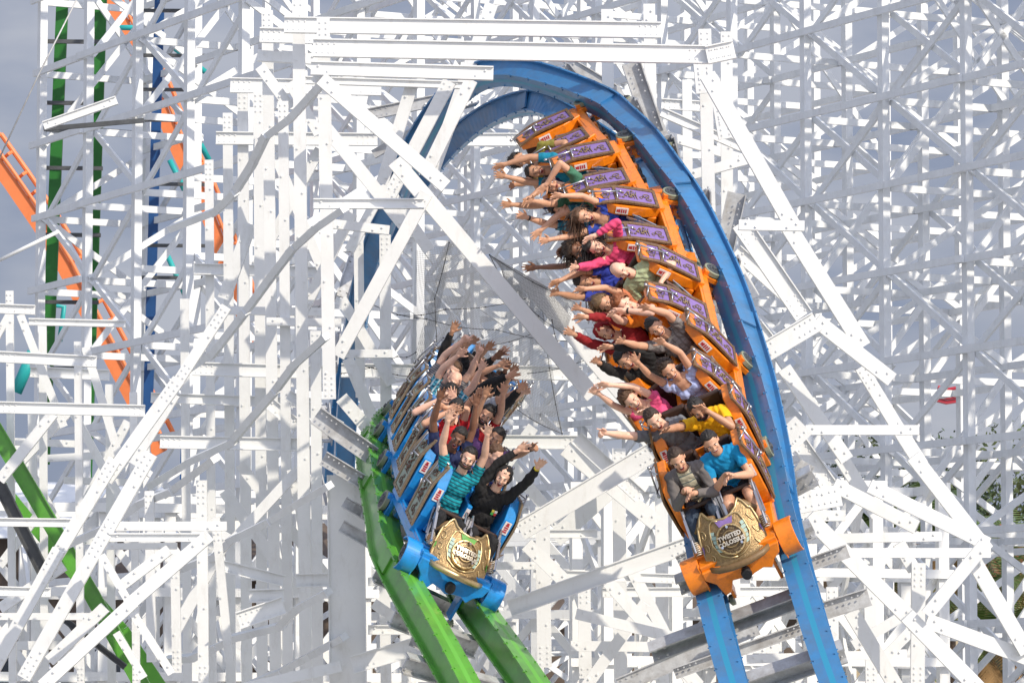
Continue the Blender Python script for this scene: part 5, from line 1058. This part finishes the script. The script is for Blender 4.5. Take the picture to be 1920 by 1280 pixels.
# ------------------------------------------------------------------ ground, far park, trees
g = MB(); g.add([(-3000, -60, 0), (3000, -60, 0), (3000, 6000, 0), (-3000, 6000, 0)], [(0, 1, 2, 3)])
tag(g.build('ground', mat('pale_concrete_ground', (.42, .41, .38), .9, var=.2, vscale=.3)), kind='structure')
LEAF = [mat('leaf_dark', (.025, .048, .016), .6, var=.3, vscale=2), mat('leaf_mid', (.045, .08, .025), .6, var=.3, vscale=2), mat('leaf_light', (.08, .11, .035), .6, var=.3, vscale=2)]
BARK = mat('tree_bark', (.12, .085, .06), .9, var=.3, vscale=5); FROND = mat('palm_frond', (.10, .16, .04), .5, var=.3, vscale=3); DRY = mat('dry_palm_frond', (.40, .24, .10), .8, var=.3, vscale=3)
def leaftree(x, ytop, d, r, label, rnd):
    top = P(x, ytop, d); h = top.z; base = V((top.x, top.y, 0)); t = thing('tree', label, 'tree', base, 'trees behind the right trestle'); tr = MB(); tr.tube([V((0, 0, 0)), V((.1, 0, h * .35)), V((0, .1, h * .6))], [.3, .22, .12], 8)
    for k in range(7):
        a = k * .9; tr.tube([V((0, 0, h * (.3 + .04 * k))), V((math.cos(a) * r * .35, math.sin(a) * r * .35, h * (.5 + .04 * k))), V((math.cos(a) * r * .7, math.sin(a) * r * .7, h * (.62 + .04 * k)))], [.12, .08, .03], 6)
    tr.build('trunk', BARK, t); cr = MB(); cl = []
    for k in range(34):
        a = rnd.uniform(0, 6.28); q = rnd.uniform(.1, 1) ** .5; z = rnd.uniform(.25, .97); w = math.sin(math.pi * min(1, (z - .1) / .95)) ** .6; cl.append((V((math.cos(a) * r * q * w, math.sin(a) * r * q * w, h * z)), r * rnd.uniform(.2, .38)))
    for c, s in cl:
        cr.mi = rnd.choice((0, 0, 1, 1, 2))
        for k in range(170):
            v = V([rnd.gauss(0, 1) for _ in range(3)]).normalized() * s * rnd.uniform(.6, 1.08); p = c + v; a = V([rnd.gauss(0, 1) for _ in range(3)]).normalized(); b = a.cross(v).normalized(); l = rnd.uniform(.06, .12)
            cr.add([p - a * l, p + b * l * .45, p + a * l, p - b * l * .45], [(0, 1, 2, 3)])
    cr.build('crown', LEAF, t)
def palm(x, ytop, d, label, rnd):
    top = P(x, ytop, d); h = top.z - 1.2; base = V((top.x, top.y, 0)); t = thing('palm_tree', label, 'palm tree', base, 'palm trees behind the right trestle'); tr = MB(); tr.tube([V((0, 0, 0)), V((.1, 0, h * .5)), V((0, 0, h))], [.28, .2, .17], 10); tr.build('trunk', BARK, t)
    for dry in (0, 1):
        f = MB()
        for k in range(26 if not dry else 16):
            a = rnd.uniform(0, 6.28); el = rnd.uniform(-.2, 1.3) if not dry else rnd.uniform(-1.4, -.7); L = rnd.uniform(1.6, 2.3); p = V((0, 0, h)); v = V((math.cos(a) * math.cos(el), math.sin(a) * math.cos(el), math.sin(el)))
            for j in range(9):
                p2 = p + v * L / 9; sd_ = v.cross(V((0, 0, 1))).normalized(); up = sd_.cross(v)
                for e in (-1, 1):
                    for m_ in range(3):
                        q = p.lerp(p2, m_ / 3); ll = .55 * math.sin(math.pi * (.15 + .8 * (j + m_ / 3) / 9)); tip = q + (sd_ * e + v * .6 - V((0, 0, .35))).normalized() * ll; f.add([q, q + v * .05, tip], [(0, 1, 2)])
                p = p2; v = (v + V((0, 0, -.14))).normalized()
        f.build('fronds' if not dry else 'dry_fronds', FROND if not dry else DRY, t)
rt = random.Random(5)
for i, (x, y, d, r) in enumerate(((1590, 800, 112, 2.6), (1660, 850, 118, 3.0), (1740, 905, 110, 2.8), (1800, 790, 125, 3.4), (1880, 820, 108, 3.0), (1950, 770, 116, 3.2), (1500, 880, 120, 2.6))):
    leaftree(x, y, d, r, ['dark leafy tree in the gaps right of the tower joint', 'broad leafy tree behind the long diagonals at the right', 'low bushy tree behind the crossing braces at the lower right', 'tallest leafy tree of the row, above the ledgers at the right', 'leafy tree near the right edge behind the lattice', 'leafy tree cut by the right edge of the photo', 'small leafy tree close behind the blue track'][i], rt)
for i, (x, y, d) in enumerate(((1770, 900, 98), (1890, 980, 96), (1700, 985, 100), (1845, 1110, 94), (1640, 890, 102))):
    palm(x, y, d, ['palm with dry hanging fronds behind the right lattice', 'palm with orange dry fronds near the right edge', 'palm low behind the white crossing braces', 'short palm at the lower right corner', 'palm just right of the bolted diagonal column'][i], rt)
def building(x, ytop, d, w, dep, label, wall, roof, awn=None):
    top = P(x, ytop, d); h = top.z; t = thing('building', label, 'building', V((top.x, top.y, 0))); m = MB(); m.box((0, dep / 2, h / 2), (w / 2, dep / 2, h / 2)); m.build('wall', wall, t)
    rf = MB(); rf.add([(-w / 2 - .4, -.5, h), (w / 2 + .4, -.5, h), (w / 2 + .4, dep + .5, h), (-w / 2 - .4, dep + .5, h), (-w / 2 + 1, dep / 2, h + 1.4), (w / 2 - 1, dep / 2, h + 1.4)], [(0, 1, 5, 4), (1, 2, 5), (2, 3, 4, 5), (3, 0, 4), (0, 3, 2, 1)]); rf.build('roof', roof, t)
    n = int(w / 2.2)
    for i in range(n):
        for z in range(max(1, int(h / 3))):
            cx = -w / 2 + (i + .5) * w / n; wd = MB(); wd.box((cx, -.05, 1.6 + 3 * z), (.55, .06, .6)); wo = wd.build('window', WHITE, t); pn = MB(); pn.box((cx, -.125, 1.6 + 3 * z), (.45, .01, .5)); pn.build('pane', mat('dark_window_glass', (.03, .04, .05), .1), wo)
    if awn:
        for i in range(n): cx = -w / 2 + (i + .5) * w / n; a = MB(); a.add([(cx - .9, -.1, h * .62), (cx + .9, -.1, h * .62), (cx + .9, -1.1, h * .5), (cx - .9, -1.1, h * .5), (cx - .9, -.1, h * .6), (cx + .9, -.1, h * .6), (cx + .9, -1.1, h * .48), (cx - .9, -1.1, h * .48)], [(0, 1, 2, 3), (7, 6, 5, 4), (3, 2, 6, 7), (0, 3, 7, 4), (1, 5, 6, 2)]); a.build('awning', awn, t)
TILE = mat('red_roof_tile', (.33, .09, .05), .8, var=.25, vscale=4); STUC = mat('cream_stucco', (.50, .42, .30), .9, var=.1, vscale=1); AWB = mat('sky_blue_awning', (.05, .32, .62), .7); DARKW = mat('brown_wood_wall', (.12, .09, .07), .8, var=.3, vscale=2)
building(1700, 1085, 104, 7, 5, 'low building with a red tiled roof behind the lower right braces', STUC, TILE)
building(40, 1010, 100, 8, 5, 'building with sky blue awnings behind the lower left frames', DARKW, WHITE2, AWB)
building(420, 1090, 98, 8, 5, 'dark wooden building glimpsed low behind the left posts', DARKW, DARKW)
building(1120, 1150, 99, 9, 5, 'dark low building glimpsed between the two trains', DARKW, DARKW)
pathbeam('red_track', 'far red coaster track with crossed truss seen through the right lattice', 'coaster track', [(1752, 748, 130), (1775, 754, 130), (1800, 750, 130)], 7, mat('red_track_paint', (.40, .02, .04), .5), (-1, .35, .06, .5))
